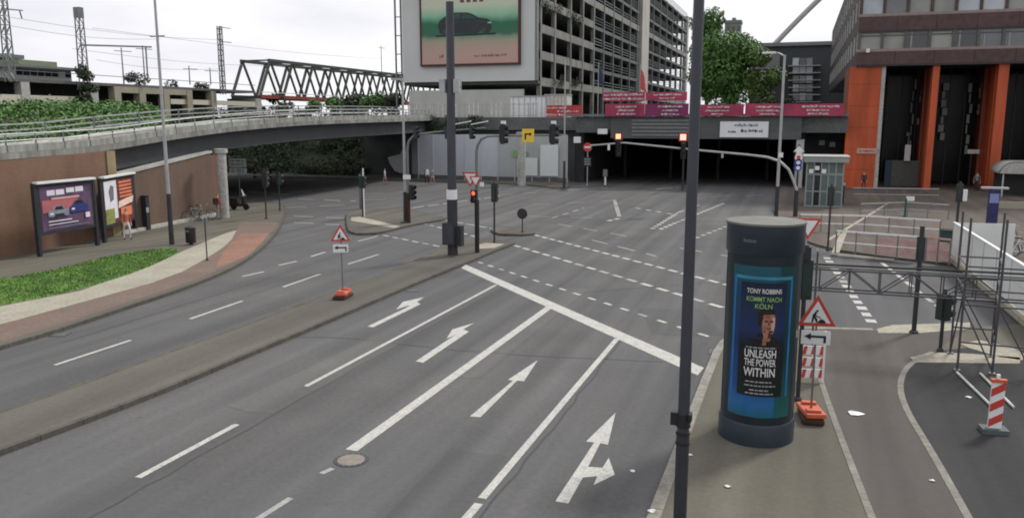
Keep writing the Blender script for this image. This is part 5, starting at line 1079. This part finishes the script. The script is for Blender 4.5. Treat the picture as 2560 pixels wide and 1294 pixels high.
# ------------------------------------------------------------------ billboards by the brick wall
def billboard(g0, g1, top_row, bot_row, label, m, deco):
    g0, g1 = Vector(g0), Vector(g1); d = (g1-g0); d.z = 0; Ln = d.length; d.normalize(); nrm = Vector((d.y, -d.x, 0)); c = (g0+g1)/2
    if nrm.x < 0: nrm = -nrm
    t = thing('billboard', (c.x, c.y, .12), label, 'billboard'); z1 = HZ(g0, top_row); z0 = HZ(g0, bot_row); 
    for p in (g0, g1): W_(t, MB().beam((p.x, p.y, .1), (p.x, p.y, z1+.05), .16, .2), 'post', M_DARK)
    a = g0+d*.1; b = g1-d*.1
    W_(t, MB().beam((a.x, a.y, (z0+z1)/2), (b.x, b.y, (z0+z1)/2), .14, z1-z0), 'back_panel', M_DARK)
    W_(t, MB().beam((g0.x+nrm.x*.1, g0.y+nrm.y*.1, z1+.07), (g1.x+nrm.x*.1, g1.y+nrm.y*.1, z1+.07), .3, .1), 'top_lamp', M_SIGNW)
    pw, ph = Ln-.5, z1-z0-.32; o = a+d*.15+nrm*.075; o.z = z0+.16
    def sh(poly_, m_, name, lift, parent): return W_(parent, MB().plate([(u*pw, v*ph) for u, v in poly_], o+nrm*lift, d, (0, 0, 1), .003), name, m_)
    ps = sh([(0, 0), (1, 0), (1, 1), (0, 1)], m, 'poster', 0, t)
    for k, (pl, m_, nm) in enumerate(deco): sh(pl, m_, nm, .006+.004*k, ps)
    return t
def rect(a, b, c, d): return [(a, c), (b, c), (b, d), (a, d)]
def carshape(u, v, w, h): return [(u+w*x, v+h*y) for x, y in ((0, .1), (0, .5), (.08, .62), (.2, .68), (.3, .95), (.42, 1), (.68, 1), (.82, .66), (1, .55), (1, .1), (.88, .0), (.78, .08), (.3, .08), (.2, 0))]
MW = mat('poster_white', (.62, .6, .66), var=.1); MPB = mat('poster_navy', (.02, .03, .16), var=.3); MPK = mat('poster_silver', (.2, .22, .28), var=.3, scale=3)
ga_, gb_ = G(100, 641, .12), G(244, 613, .12)
deco = [(rect(.03, .72, .42, .7), mat('poster_pink', (.4, .12, .13), var=.3, scale=.8), 'printed_glow'), (rect(.13, .28, .8, .92), MW, 'printed_letter'), (rect(.3, .46, .8, .92), MW, 'printed_letter'), (rect(.5, .66, .83, .94), MW, 'printed_letter'), (rect(.68, .84, .83, .95), MW, 'printed_letter'), (rect(.2, .75, .7, .745), mat('poster_peach', (.55, .34, .3)), 'printed_text'), (carshape(.12, .3, .4, .26), MPK, 'printed_car'), ([(.24, .46), (.27, .54), (.38, .54), (.43, .46)], M_BLACK, 'printed_window'), (rect(.15, .22, .36, .4), M_SIGNW, 'printed_headlight'), (rect(.24, .42, .33, .37), M_BLACK, 'printed_grille'), (carshape(.54, .34, .36, .3), MPB, 'printed_car'), ([(.65, .55), (.68, .62), (.78, .62), (.83, .55)], M_BLACK, 'printed_window'), (rect(.57, .63, .42, .46), M_SIGNW, 'printed_headlight'), (rect(.84, .93, .2, .32), MW, 'printed_logo'), (rect(.1, .55, .2, .225), MW, 'printed_text'), (rect(.1, .68, .13, .15), MW, 'printed_text'), (rect(.1, .9, .06, .075), MPK, 'printed_text')]
billboard(ga_, gb_, 462, 590, 'purple billboard showing two cars in front of the brick wall', mat('poster_purple', (.05, .03, .075), var=.5, scale=.7, col2=(.15, .08, .16)), deco)
g2, g3 = G(262, 606, .12), AX(338, 560, -36.6); g3.z = .12
MO = mat('poster_orange', (.6, .17, .09), var=.15)
deco = [(rect(.0, .42, .1, 1), MW, 'printed_field'), (rect(.0, .3, .0, .35), mat('poster_green', (.2, .22, .06), var=.4, scale=3), 'printed_field'), ([(.18, .5), (.3, .55), (.32, .85), (.22, .9), (.14, .75)], mat('poster_figure', (.12, .13, .15)), 'printed_shape')]+[(rect(.5, .95, .9-.085*k, .95-.085*k), MO, 'printed_text') for k in range(5)]+[([(.42, .32), (.95, .4), (1, .55), (.7, .52), (.45, .48)], mat('poster_peach2', (.7, .5, .42)), 'printed_shape'), (rect(.5, .9, .1, .32), MO, 'printed_shape')]
billboard(g2, g3, 448, 572, 'second billboard with white and orange poster right of the purple one', mat('poster_maroon', (.1, .03, .025), var=.3), deco)
# person in white by the second billboard, other people
def person(loc, h, rz, label, top, legs, hair=(.03, .02, .015), lean=0, arm=.12, stride=.12, bag=None, group=None):
    t = thing('person', loc, label, 'person', group, rz); s = h/1.75
    V = []; E_ = []; R_ = []
    def v(x, y, z, r, to=None):
        V.append((x*s, (y+lean*max(0, z-.9))*s, z*s)); R_.append(r*s); i = len(V)-1
        if to is not None: E_.append((to, i))
        return i
    pel = v(0, 0, .95, .155); w1 = v(0, 0, 1.1, .14, pel); ch = v(0, 0, 1.3, .165, w1); sh_ = v(0, 0, 1.43, .12, ch); nk = v(0, -.01, 1.5, .06, sh_); hd = v(0, -.02, 1.59, .085, nk); hd2 = v(0, -.02, 1.66, .1, hd); v(0, -.01, 1.73, .075, hd2)
    for sd in (-1, 1):
        hp = v(sd*.1, 0, .88, .1, pel); kn = v(sd*.11, -stride*sd*.6, .5, .068, hp); an = v(sd*.11, stride*.6*sd*-1+.06*(sd > 0), .09, .045, kn); v(sd*.12, -stride*sd*.6-.14, .04, .035, an)
        so_ = v(sd*.19, 0, 1.41, .065, sh_); el = v(sd*(.23+arm*.3), arm*sd*.4, 1.13, .048, so_); wr_ = v(sd*(.24+arm*.2), -.08+arm*sd*.5, .9, .034, el); pm = v(sd*.25, -.1+arm*sd*.5, .82, .034, wr_)
        for q, (dx, dz) in enumerate(((.03, -.085), (.012, -.1), (-.008, -.095), (-.025, -.08))): f1 = v(sd*.25+dx*.7, -.1+arm*sd*.5-.01, .82+dz*.55, .011, pm); v(sd*.25+dx*.8, -.115+arm*sd*.5, .82+dz, .009, f1)
        v(sd*.25-sd*.045, -.125+arm*sd*.5, .8, .011, pm)
    me = bpy.data.meshes.new('body'); me.from_pydata(V, E_, []); o = bpy.data.objects.new('body', me); COL.objects.link(o)
    sk = o.modifiers.new('Skin', 'SKIN'); sk.use_smooth_shade = True
    for i, r in enumerate(R_): me.skin_vertices[0].data[i].radius = (r, r*.8); me.skin_vertices[0].data[i].use_root = i == 0
    o.modifiers.new('Sub', 'SUBSURF').levels = 1
    dg = bpy.context.evaluated_depsgraph_get(); m2 = bpy.data.meshes.new_from_object(o.evaluated_get(dg)); bpy.data.objects.remove(o); m2.materials.clear()
    for m_ in (top, legs, M_SKIN, mat('hair_%02d' % int(hair[0]*100), hair, rough=.7), M_BLACK): m2.materials.append(m_)
    for p in m2.polygons:
        c = p.center/s; z = c.z; ax = abs(c.x)
        p.material_index = 4 if z < .1 else 1 if (z < .97 and ax < .205) else 2 if (z < .93 and ax >= .2) else 0 if z < 1.475 else 3 if (z > 1.68 or (c.y > .03 and z > 1.55)) else 2
    link('body', m2, t, False)
    for sd in (-1, 1): L(t, MB().lathe([(.0, -.012), (.012, -.006), (.013, .004), (.0, .012)], (sd*.035*s, (-.105+lean*.74)*s, 1.645*s), 8), 'eye', M_BLACK)
    L(t, MB().tube([(0, (-.1+lean*.74)*s, 1.635*s), (0, (-.135+lean*.74)*s, 1.605*s)], .009*s, 6, .016*s), 'nose', M_SKIN)
    if bag: L(t, MB().box((0, .17*s, 1.22*s), (.28*s, .14*s, .42*s)), 'backpack', bag)
    return t
M_RJ = mat('red_jacket', (.25, .03, .03), var=.2); M_DJ = mat('dark_trousers', (.03, .032, .04), var=.2); M_WJ = mat('white_shirt', (.6, .58, .55), var=.1); M_GJ = mat('grey_jacket', (.16, .17, .18), var=.2)
person(G(546, 549, .12), 1.75, 2.6, 'person in a dark red jacket and grey trousers beside the round bridge pier', M_RJ, mat('grey_trousers', (.2, .2, .2)), bag=M_DJ)
person(G(319, 598, .12), 1.72, 1.3, 'person in white trousers walking past the orange and white billboard', mat('orange_top', (.45, .12, .08)), M_WJ, stride=.25)
person(G(962, 462), 1.7, 2.0, 'person in a white shirt crossing below the crumpled white sheet', M_WJ, mat('beige_trousers', (.35, .25, .2)), stride=.25)
person(G(1068, 460, .12), 1.7, 1.2, 'person in black and white walking along the curved hoarding', M_WJ, M_DJ, stride=.25, bag=M_DJ); person(G(1081, 462, .12), 1.66, 1.2, 'person in a grey jacket a step behind the one in black and white', M_GJ, mat('beige_trousers', (.35, .25, .2)), stride=.2)
person(G(2158, 476, .12), 1.76, .3, 'person in dark clothes leaning at the foot of the orange corner pier', M_DJ, M_DJ)
person(G(2440, 478, .12), 1.74, -.2, 'person in dark clothes standing in front of the glazed hall', M_GJ, M_DJ)
# bicycles
def bicycle(loc, rz, label, m, group='parked bicycles'):
    t = thing('bicycle', loc, label, 'bicycle', group, rz)
    for x in (-.53, .53):
        mb = MB(); n = 22; pts = [(x+.33*cos(2*pi*k/n), 0, .34+.33*sin(2*pi*k/n)) for k in range(n+1)]; o = L(t, mb.tube(pts, .018, 6, caps=False), 'wheel', M_BLACK)
        mb = MB(); [mb.tube([(x, 0, .34), (x+.32*cos(k*pi/6), 0, .34+.32*sin(k*pi/6))], .004, 4) for k in range(12)]; L(o, mb, 'spokes', M_GALV)
    L(t, MB().tube([(-.53, 0, .34), (-.12, 0, .3), (.36, 0, .78), (-.25, 0, .82), (-.53, 0, .34)], .018, 6).tube([(-.12, 0, .3), (-.28, 0, .95)], .018, 6).tube([(.53, 0, .34), (.33, 0, .98)], .018, 6), 'frame', m)
    L(t, MB().tube([(.25, -.28, 1.0), (.36, -.2, 1.03), (.33, 0, 1.0), (.36, .2, 1.03), (.25, .28, 1.0)], .013, 6), 'handlebar', M_GALV); L(t, MB().box((-.29, 0, .97), (.26, .14, .06)), 'saddle', M_BLACK); L(t, MB().tube([(-.12, -.1, .3), (-.12, .1, .3)], .07, 10), 'chain_set', M_GALVD)
bicycle(G(508, 549, .12), .6, 'teal bicycle parked by the low brick wall', mat('teal_paint', (.05, .16, .17))); bicycle(G(490, 552, .12), .9, 'grey bicycle parked left of the teal one', M_GALV)
for k, (px, py, a) in enumerate(((2508, 640, .3), (2535, 632, .5), (2558, 645, .2), (2520, 612, .9))): bicycle(G(px, py, .12), a, ['silver bicycle nearest the white site fence', 'silver bicycle between two others behind the site fence', 'silver bicycle at the right edge of the view', 'blue bicycle behind the silver bicycles'][k], [M_GALV, M_GALV, M_SIGNW, M_SIGNB][k])
# motor scooter in the shade
b = G(600, 524, .12); t = thing('motor_scooter', b, 'black motor scooter parked right of the round bridge pier', 'scooter', None, .1)
for x in (-.5, .52): L(t, MB().tube([(x, -.06, .24), (x, .06, .24)], .24, 16), 'wheel', M_BLACK)
L(t, MB().plate([(-.75, .3), (-.2, .25), (.2, .25), (.42, .6), (.45, 1.0), (.36, 1.0), (.22, .45), (-.05, .42), (-.1, .75), (-.78, .8)], (0, .15, 0), (1, 0, 0), (0, 0, 1), .3), 'bodywork', M_BLACK); L(t, MB().box((-.42, 0, .83), (.66, .28, .1)), 'saddle', M_DARK); L(t, MB().tube([(.4, -.32, 1.02), (.42, 0, 1.05), (.4, .32, 1.02)], .02, 6), 'handlebar', M_GALVD); L(t, MB().plate([(0, 0), (.3, 0), (.12, .5), (.02, .5)], (.4, -.15, 1.0), (0, 1, 0), (-.3, 0, 1), .01), 'windscreen', M_GLASSP)
# small things on the left pavement
b = G(478, 611, .12); t = thing('litter_bin', b, 'black litter bin on the left pavement right of the lamp post', 'litter bin'); L(t, MB().lathe([(.24, .1), (.26, .15), (.26, .82), (.28, .84), (.28, .9), (.2, .96)], n=18), 'body', M_BLACK, True); L(t, MB().tube([(0, 0, 0), (0, 0, .1)], .1, 10), 'foot', M_DARK); L(t, MB().box((0, -.255, .74), (.24, .03, .1)), 'slot', M_GALVD)
b = G(368, 574, .12); t = thing('info_stele', b, 'slim dark stele standing by the low brick wall', 'stele'); L(t, MB().box((0, 0, 1.0), (.34, .26, 2.0)), 'body', M_DARK); L(t, MB().box((0, 0, 2.02), (.38, .3, .05)), 'cap', M_BLACK); L(t, MB().box((.18, -.05, 1.2), (.02, .2, .3)), 'screen', M_GALV)
def rw_board(root, a, b, z0, z1, n=7, name='striped_board'):
    a, b = Vector(a), Vector(b); o = L(root, MB().beam((a.x, a.y, (z0+z1)/2), (b.x, b.y, (z0+z1)/2), .03, z1-z0), name, M_SIGNW); d = (b-a); Ln = d.length; d.normalize(); nn = Vector((d.y, -d.x, 0)); w = Ln/n
    for k in range(0, n, 2):
        x0 = k*w
        L(o, MB().plate([(x0, z0), (x0+w*.8, z0), (min(Ln, x0+w*1.2), z1), (x0+w*.4, z1)], a+nn*.018, d, (0, 0, 1), .003), 'red_stripe', M_SIGNR)
b = G(665, 452); t = thing('road_barrier', b, 'red and white road barrier under the bridge left of the street', 'barrier'); rw_board(t, (-1.7, 0, 0), (1.8, 0, 0), .75, 1.05); rw_board(t, (-1.7, .02, 0), (1.8, .02, 0), .3, .5)
for x in (-1.5, 1.6): L(t, MB().box((x, .05, .5), (.06, .06, 1.1)), 'leg', M_GALVD)
L(t, MB().lathe([(.1, 1.1), (.14, 1.2), (.12, 1.38), (.05, 1.42)], (.2, 0, 0), 12), 'warning_lamp', M_SIGNW)
b = G(2018, 955, .12); t = thing('striped_fence_panel', b, 'red and white striped fence panel behind the advertising column', 'barrier'); 
for k in range(4): rw_board(t, (-.16, .0, 0), (.34, .1, 0), .12+k*.3, .34+k*.3, 5)
for x, y in ((-.2, 0), (.36, .1)): L(t, MB().box((x, y, .65), (.05, .05, 1.35)), 'leg', M_SIGNW)
b = G(2484, 1080, .126); t = thing('warning_beacon', b, 'red and white striped beacon standing in the dark yard at the right edge', 'beacon', None, .1)
L(t, MB().box((0, .02, .05), (.5, .34, .1)), 'foot', mat('grey_rubber', (.08, .1, .1))); o = L(t, MB().box((0, 0, .6), (.26, .05, 1.0)), 'board', M_SIGNW)
for k in range(3): z = .12+k*.33; L(o, MB().plate([(-.128, z), (.128, z+.16), (.128, z+.33), (-.128, z+.17)], (0, -.03, 0), (1, 0, 0), (0, 0, 1), -.003), 'red_stripe', M_SIGNR)
L(t, MB().box((0, 0, 1.13), (.3, .1, .07)), 'cap', M_ORP); L(t, MB().box((0, .05, 1.2), (.06, .06, .1)), 'lamp_stub', M_SIGNW)

# glass kiosk over the stairs
k0, k1 = G(2012, 516, .12), G(2100, 514, .12); kx0, kx1, ky = k0.x, k1.x, k0.y; kh = HZ(k0, 405); t = thing('glass_kiosk', ((kx0+kx1)/2, ky, .12), 'glazed grey green lift kiosk left of the orange building', 'kiosk')
M_KF = mat('kiosk_frame', (.24, .28, .265), rough=.5, var=.15); M_KG = glassmat('kiosk_glass', (.1, .13, .13), .12)
W_(t, MB().bb(kx0-.25, kx1+.35, ky-.3, ky+3.4, kh, kh+.4), 'roof', M_KF)
W_(t, MB().bb(kx0-.3, kx1+.4, ky-.35, ky+3.45, kh+.4, kh+.46), 'roof_edge', M_CONC)
nx = 5
for k in range(nx+1): x = kx0+(kx1-kx0)*k/nx; W_(t, MB().bb(x-.05, x+.05, ky-.06, ky+.06, .12, kh), 'mullion', M_KF)
for z in (.14, 1.25, 2.5, kh-.9): W_(t, MB().bb(kx0, kx1, ky-.04, ky+.04, z, z+.09), 'transom', M_KF)
for k in range(nx):
    for z0, z1 in ((.23, 1.25), (1.34, 2.5), (2.59, kh-.9), (kh-.81, kh)):
        x = kx0+(kx1-kx0)*k/nx; W_(t, MB().bb(x+.05, kx0+(kx1-kx0)*(k+1)/nx-.05, ky-.01, ky+.02, z0, z1), 'pane', M_KG if k != 1 else M_GLASSD)
for k in range(4): y = ky+3.1*k/3; W_(t, MB().bb(kx1-.05, kx1+.05, y-.05, y+.05, .12, kh), 'mullion', M_KF); W_(t, MB().bb(kx0-.05, kx0+.05, y-.05, y+.05, .12, kh), 'mullion', M_KF)
for k in range(3): y = ky+3.1*k/3; W_(t, MB().bb(kx0-.01, kx0+.02, y+.06, y+.97, .2, kh), 'pane', M_KG); W_(t, MB().bb(kx1-.02, kx1+.01, y+.06, y+.97, .2, kh), 'pane', M_KG)
for q, (px, row) in enumerate(((2043, 420), (2028, 428), (2060, 428))): a = AY(px, row, ky-.2); W_(t, MB().box(a, (.3, .1, .3)), 'lamp_sign', M_SIGNW)
b = G(2090, 508, .12); t = thing('green_container', b, 'dark green container with a pale lid right of the glass kiosk', 'container'); L(t, MB().box((0, 0, .75), (1.1, .9, 1.4)), 'body', mat('dark_green_paint', (.02, .06, .05))); L(t, MB().box((0, 0, 1.5), (1.2, 1.0, .14)), 'lid', mat('pale_green_lid', (.3, .42, .38)))

# pedestrian railings on the forecourt
def railing(pts, h, label, n, m=M_SIGNW, low=None, group='pedestrian railings on the forecourt', rails=(1.0, .5)):
    P_ = [Vector(p) for p in pts]; t = thing('pedestrian_railing', P_[0], label, 'railing', group); full = []
    for a, b in zip(P_, P_[1:]):
        for k in range(n): full.append(a.lerp(b, k/n))
    full.append(P_[-1])
    for p in full: W_(t, MB().tube([p, p+Vector((0, 0, h))], .035, 8), 'post', M_GALVD)
    for f in rails:
        for a, b in zip(P_, P_[1:]): W_(t, MB().beam(a+Vector((0, 0, h*f)), b+Vector((0, 0, h*f)), .05, .08 if f == 1 else .05), 'rail', m)
    if low:
        for a, b in zip(full[low[0]:], full[low[0]+1:]): W_(t, MB().beam(a.lerp(b, .06)+Vector((0, 0, h*.5)), a.lerp(b, .94)+Vector((0, 0, h*.5)), .02, h*.75), 'infill_panel', low[1])
    return t
M_PKP = mat('pinkish_panel', (.42, .28, .26), var=.2); M_RWR = mat('faded_red_rail', (.5, .25, .22), var=.3, scale=2)
railing([G(1998, 578, .12), G(2160, 582, .12), G(2348, 596, .12)], 1.0, 'long white topped railing crossing the forecourt behind the signal post', 3, M_SIGNW)
railing([G(2088, 632, .12), G(2295, 650, .12)], 1.1, 'white topped railing along the forecourt kerb with pinkish infill at its right', 4, M_SIGNW, (2, M_PKP))
railing([G(2312, 655, .12), G(2372, 662, .12)], 1.15, 'short railing with pinkish panels between the signal post and the site fence', 2, M_RWR, (0, M_PKP)); railing([G(2130, 500, .12), G(2345, 503, .12)], 1.0, 'far thin railing in front of the orange building', 5, M_GALV); railing([G(2150, 545, .12), G(2268, 540, .12), G(2370, 548, .12)], .95, 'middle railing with mixed posts in front of the far thin one', 2, M_GALV)
b = G(2262, 542, .12); t = thing('sign_paddle', b, 'green post with a white paddle sign on the forecourt', 'sign'); post(t, 1.25, .07, mat('green_post', (.02, .09, .07))); L(t, MB().box((.25, 0, 1.25), (.5, .04, .3)), 'paddle', M_SIGNW)
b = G(2388, 602, .12); t = thing('signal_post', b, 'dark signal post beside a green bin left of the site fence', 'traffic signal'); post(t, 3.2, .07, M_DARK); signal(t, (0, .05, 2.6), pi); L(t, MB().box((.25, -.1, 2.5), (.2, .2, .6)), 'push_box', M_SIGNW)
b = G(2368, 612, .12); t = thing('green_bin', b, 'low dark green bin beside the dark signal post', 'bin'); L(t, MB().box((0, 0, .4), (.7, .6, .7)), 'body', mat('dark_green_paint', (.02, .06, .05))); L(t, MB().box((0, 0, .78), (.78, .68, .08)), 'lid', M_DARK)
b = G(2474, 600, .12); t = thing('blue_info_post', b, 'tall dark blue information post at the right behind the site fence', 'sign'); L(t, MB().box((0, 0, 1.4), (.5, .3, 2.8)), 'body', mat('dark_blue', (.025, .03, .1), var=.2)); L(t, MB().box((0, -.16, 2.3), (.44, .02, .5)), 'panel', mat('pale_blue', (.2, .24, .45))); L(t, MB().box((0, 0, 2.85), (1.3, .35, .1)), 'cap', M_GALV)
# awning and low wall at the right edge
a = G(2492, 492, .12); t = thing('awning', a, 'rounded pale grey awning over a dark stall at the right edge', 'awning'); aw = []
for k in range(9): u = k/8; aw.append((0+1.2*(1-cos(u*pi/2)), 2.0+1.0*sin(u*pi/2)))
mb = MB(); 
for y in (0, 3.5):
    for x, z in aw+[(9, 3.0)]: mb.v.append((x, y, z))
n = len(aw)+1
for k in range(n-1): mb.f.append((k, k+1, k+1+n, k+n))
o = L(t, mb, 'canopy', M_CONC, True); o.modifiers.new('cloth_thickness', 'SOLIDIFY').thickness = .06
mb = MB().plate([(x, z) for x, z in aw]+[(9, 3.0), (9, 1.9)], (0, 0, 0), (1, 0, 0), (0, 0, 1), -.03); L(t, mb, 'valance', M_CONC)
for x in (.4, 4, 8.5): L(t, MB().tube([(x, .3, 0), (x, .3, 2.2)], .06, 8), 'post', M_CONCL)
L(t, MB().bb(.3, 9, 3.2, 3.4, 0, 2.6), 'back_wall', M_BLACK); L(t, MB().box((2.6, -.06, 2.5), (.8, .04, .9)), 'sign_panel', M_SIGNB); L(t, MB().box((3.2, -.1, 2.3), (.35, .04, .6)), 'notice', M_SIGNW)
a = G(2490, 520, .12); tag(MB().bb(a.x, a.x+14, a.y, a.y+.5, .12, .6).build('low_wall', M_BEI), 'low beige concrete wall in front of the awning', 'wall')

# site fence, scaffold tower and cable truss
f0, f1 = G(2378, 648, .12), G(2562, 806, .126); ext = f1+(f1-f0)*.5; t = thing('site_fence', f0, 'white boarded site fence running towards the viewer at the right', 'fence'); fh = HZ(f0, 558)-.1; n = 9
M_FB = mat('fence_board', (.62, .64, .62), rough=.55, var=.08, scale=.6)
for k in range(n):
    a, b = f0.lerp(ext, k/n), f0.lerp(ext, (k+1)/n); d = (b-a).normalized(); a2, b2 = a+d*.03, b-d*.03
    for j in range(2): W_(t, MB().beam(a2+Vector((0, 0, .22+fh*.24+j*fh*.44)), b2+Vector((0, 0, .22+fh*.24+j*fh*.44)), .05, fh*.43), 'board', M_FB)
    W_(t, MB().beam(a, a+Vector((0, 0, fh)), .07), 'post', M_GALV); W_(t, MB().beam(a2+Vector((-.05, 0, .1)), b2+Vector((-.05, 0, .1)), .25, .2), 'base_block', M_BEI)
W_(t, MB().beam(f0+Vector((0, 0, fh+.02)), ext+Vector((0, 0, fh+.02)), .12, .06), 'top_rail', M_SIGNW)
f2 = f0+Vector((2.6, .5, 0)); W_(t, MB().beam(f0+Vector((0, 0, fh*.55)), f2+Vector((0, 0, fh*.55)), .05, fh*.9), 'end_board', M_FB)
sc = thing('scaffold_tower', G(2440, 930, .126), 'dark steel scaffold tower standing in front of the white site fence', 'scaffold')
cx_ = [(4.25, 23.3), (5.05, 23.25), (4.35, 25.0), (5.35, 25.0), (5.9, 23.2)]; zt_ = HZ((4.25, 23.3), 545); M_SC = mat('scaffold_steel', (.075, .075, .085), rough=.5, metal=.3, var=.2)
for x, y in cx_: W_(sc, MB().tube([(x, y, .12), (x, y, zt_)], .03, 8), 'upright', M_SC); W_(sc, MB().box((x, y, .15), (.15, .15, .03)), 'base_plate', M_GALVD)
for z in (.9, 1.9, 2.3, 2.9): 
    for i, j in ((0, 1), (2, 3), (0, 2), (1, 3), (1, 4)):
        if z in (.9, 1.9) and (i, j) == (0, 2): continue
        W_(sc, MB().tube([(*cx_[i], z), (*cx_[j], z)], .024, 6), 'ledger', M_SC)
for (i, j, z0, z1) in ((0, 2, .2, 2.3), (1, 3, .3, 1.9), (0, 1, .2, 1.9), (1, 4, .3, 1.9), (2, 3, .4, 2.2)): W_(sc, MB().tube([(*cx_[i], z1), (*cx_[j], z0)], .022, 6), 'brace', M_SC)
for (x0, y0, x1, y1) in ((4.2, 23.0, 4.55, 19.9), (4.75, 23.1, 4.95, 20.5)): W_(sc, MB().tube([(x0, y0, .17), (x1, y1, .17)], .03, 6), 'ground_beam', M_CONCL)
tr_ = thing('cable_truss', (2.6, 24.1, 2.3), 'dark lattice cable truss spanning from the scaffold towards the advertising column', 'truss'); Y_ = 24.15; x0, x1 = AY(2040, 700, Y_).x, 5.9; zl, zh = AY(2200, 735, Y_).z, AY(2200, 681, Y_).z
for yy in (Y_, Y_+.4):
    W_(tr_, MB().tube([(x0-.15, yy, zl), (x1, yy, zl)], .026, 6), 'chord', M_SC); W_(tr_, MB().tube([(x0-.15, yy, zh), (x1, yy, zh)], .028, 6), 'chord', M_GALVD if yy > Y_ else M_SC)
    st_ = .78; k = 0; x = x0+.1
    while x+st_ < x1:
        W_(tr_, MB().tube([(x, yy, zl), (x, yy, zh)], .018, 6), 'vertical', M_SC); W_(tr_, MB().tube([(x, yy, zl if k % 2 == 0 else zh), (x+st_, yy, zh if k % 2 == 0 else zl)], .018, 6), 'diagonal', M_SC); x += st_; k += 1
W_(tr_, MB().tube([(x0-.8, Y_+.2, zh+.1), (x1, Y_+.2, zh+.14)], .03, 6), 'cable', M_BLACK)
for yy in (Y_, Y_+.4): W_(tr_, MB().tube([(x0, yy, .12), (x0, yy, zh+.5)], .028, 8), 'support_post', M_GALV if yy > Y_ else M_SC)

# ironwork and litter on the road
b = G(878, 1149); t = thing('manhole_cover', (b.x, b.y, 0), 'round concrete filled manhole cover at the end of the thick white line', 'manhole cover')
L(t, MB().lathe([(.34, .001), (.34, .008), (.33, .009)], n=32), 'frame', M_DARK, True); L(t, MB().lathe([(.27, .002), (.27, .011), (.0, .012)], n=32), 'lid', mat('manhole_concrete', (.2, .175, .145), var=.2, scale=6), True)
for k in range(16): a = 2*pi*k/16; L(t, MB().box((.305*cos(a), .305*sin(a), .01), (.04, .02, .006), a), 'frame_rib', M_GALVD)
for k, (px, py, lb) in enumerate(((150, 836, 'iron gully grate at the left kerb below the grass verge'), (1793, 880, 'iron gully grate at the right kerb by the stop line'), (1030, 726, 'iron gully grate beside the median left of the stop line'))):
    b = G(px, py); t = thing('gully_grate', (b.x, b.y, 0), lb, 'drain', None, .35 if k != 1 else 0); L(t, MB().box((0, 0, .004), (.5, .5, .012)), 'frame', M_DARK)
    for q in range(6): L(t, MB().box((-.19+q*.076, 0, .013), (.03, .42, .012)), 'bar', M_GALVD)
for k, (px, py, s, lb) in enumerate(((2138, 1033, .22, 'large crumpled white paper lying on the service path'), (1582, 1177, .07, 'small white scrap on the road right of the turn arrow'), (1725, 1137, .06, 'white scrap on the pavement left of the advertising column'), (1820, 1216, .08, 'white scrap on the pavement in front of the advertising column'), (2330, 1201, .07, 'pale scrap on the service path near its right line'), (1628, 1277, .08, 'white scrap lying on the kerb at the bottom of the view'), (2422, 993, .09, 'pale scrap in the dark yard left of the beacon'))):
    b = G(px, py, .128 if px > 1700 else .13 if px == 1628 else .004); rr = random.Random(k); mb = MB(); n = 9; ring = [(s*rr.uniform(.6, 1.0)*cos(2*pi*j/n), s*rr.uniform(.4, .8)*sin(2*pi*j/n), rr.uniform(.0, .03)) for j in range(n)]
    for j in range(n): mb.quad((0, 0, .03+s*.12), ring[j], ring[(j+1) % n])
    o = mb.build('paper_scrap', M_SIGNW); o.location = b; o.modifiers.new('paper_thickness', 'SOLIDIFY').thickness = .003; tag(o, lb, 'litter')
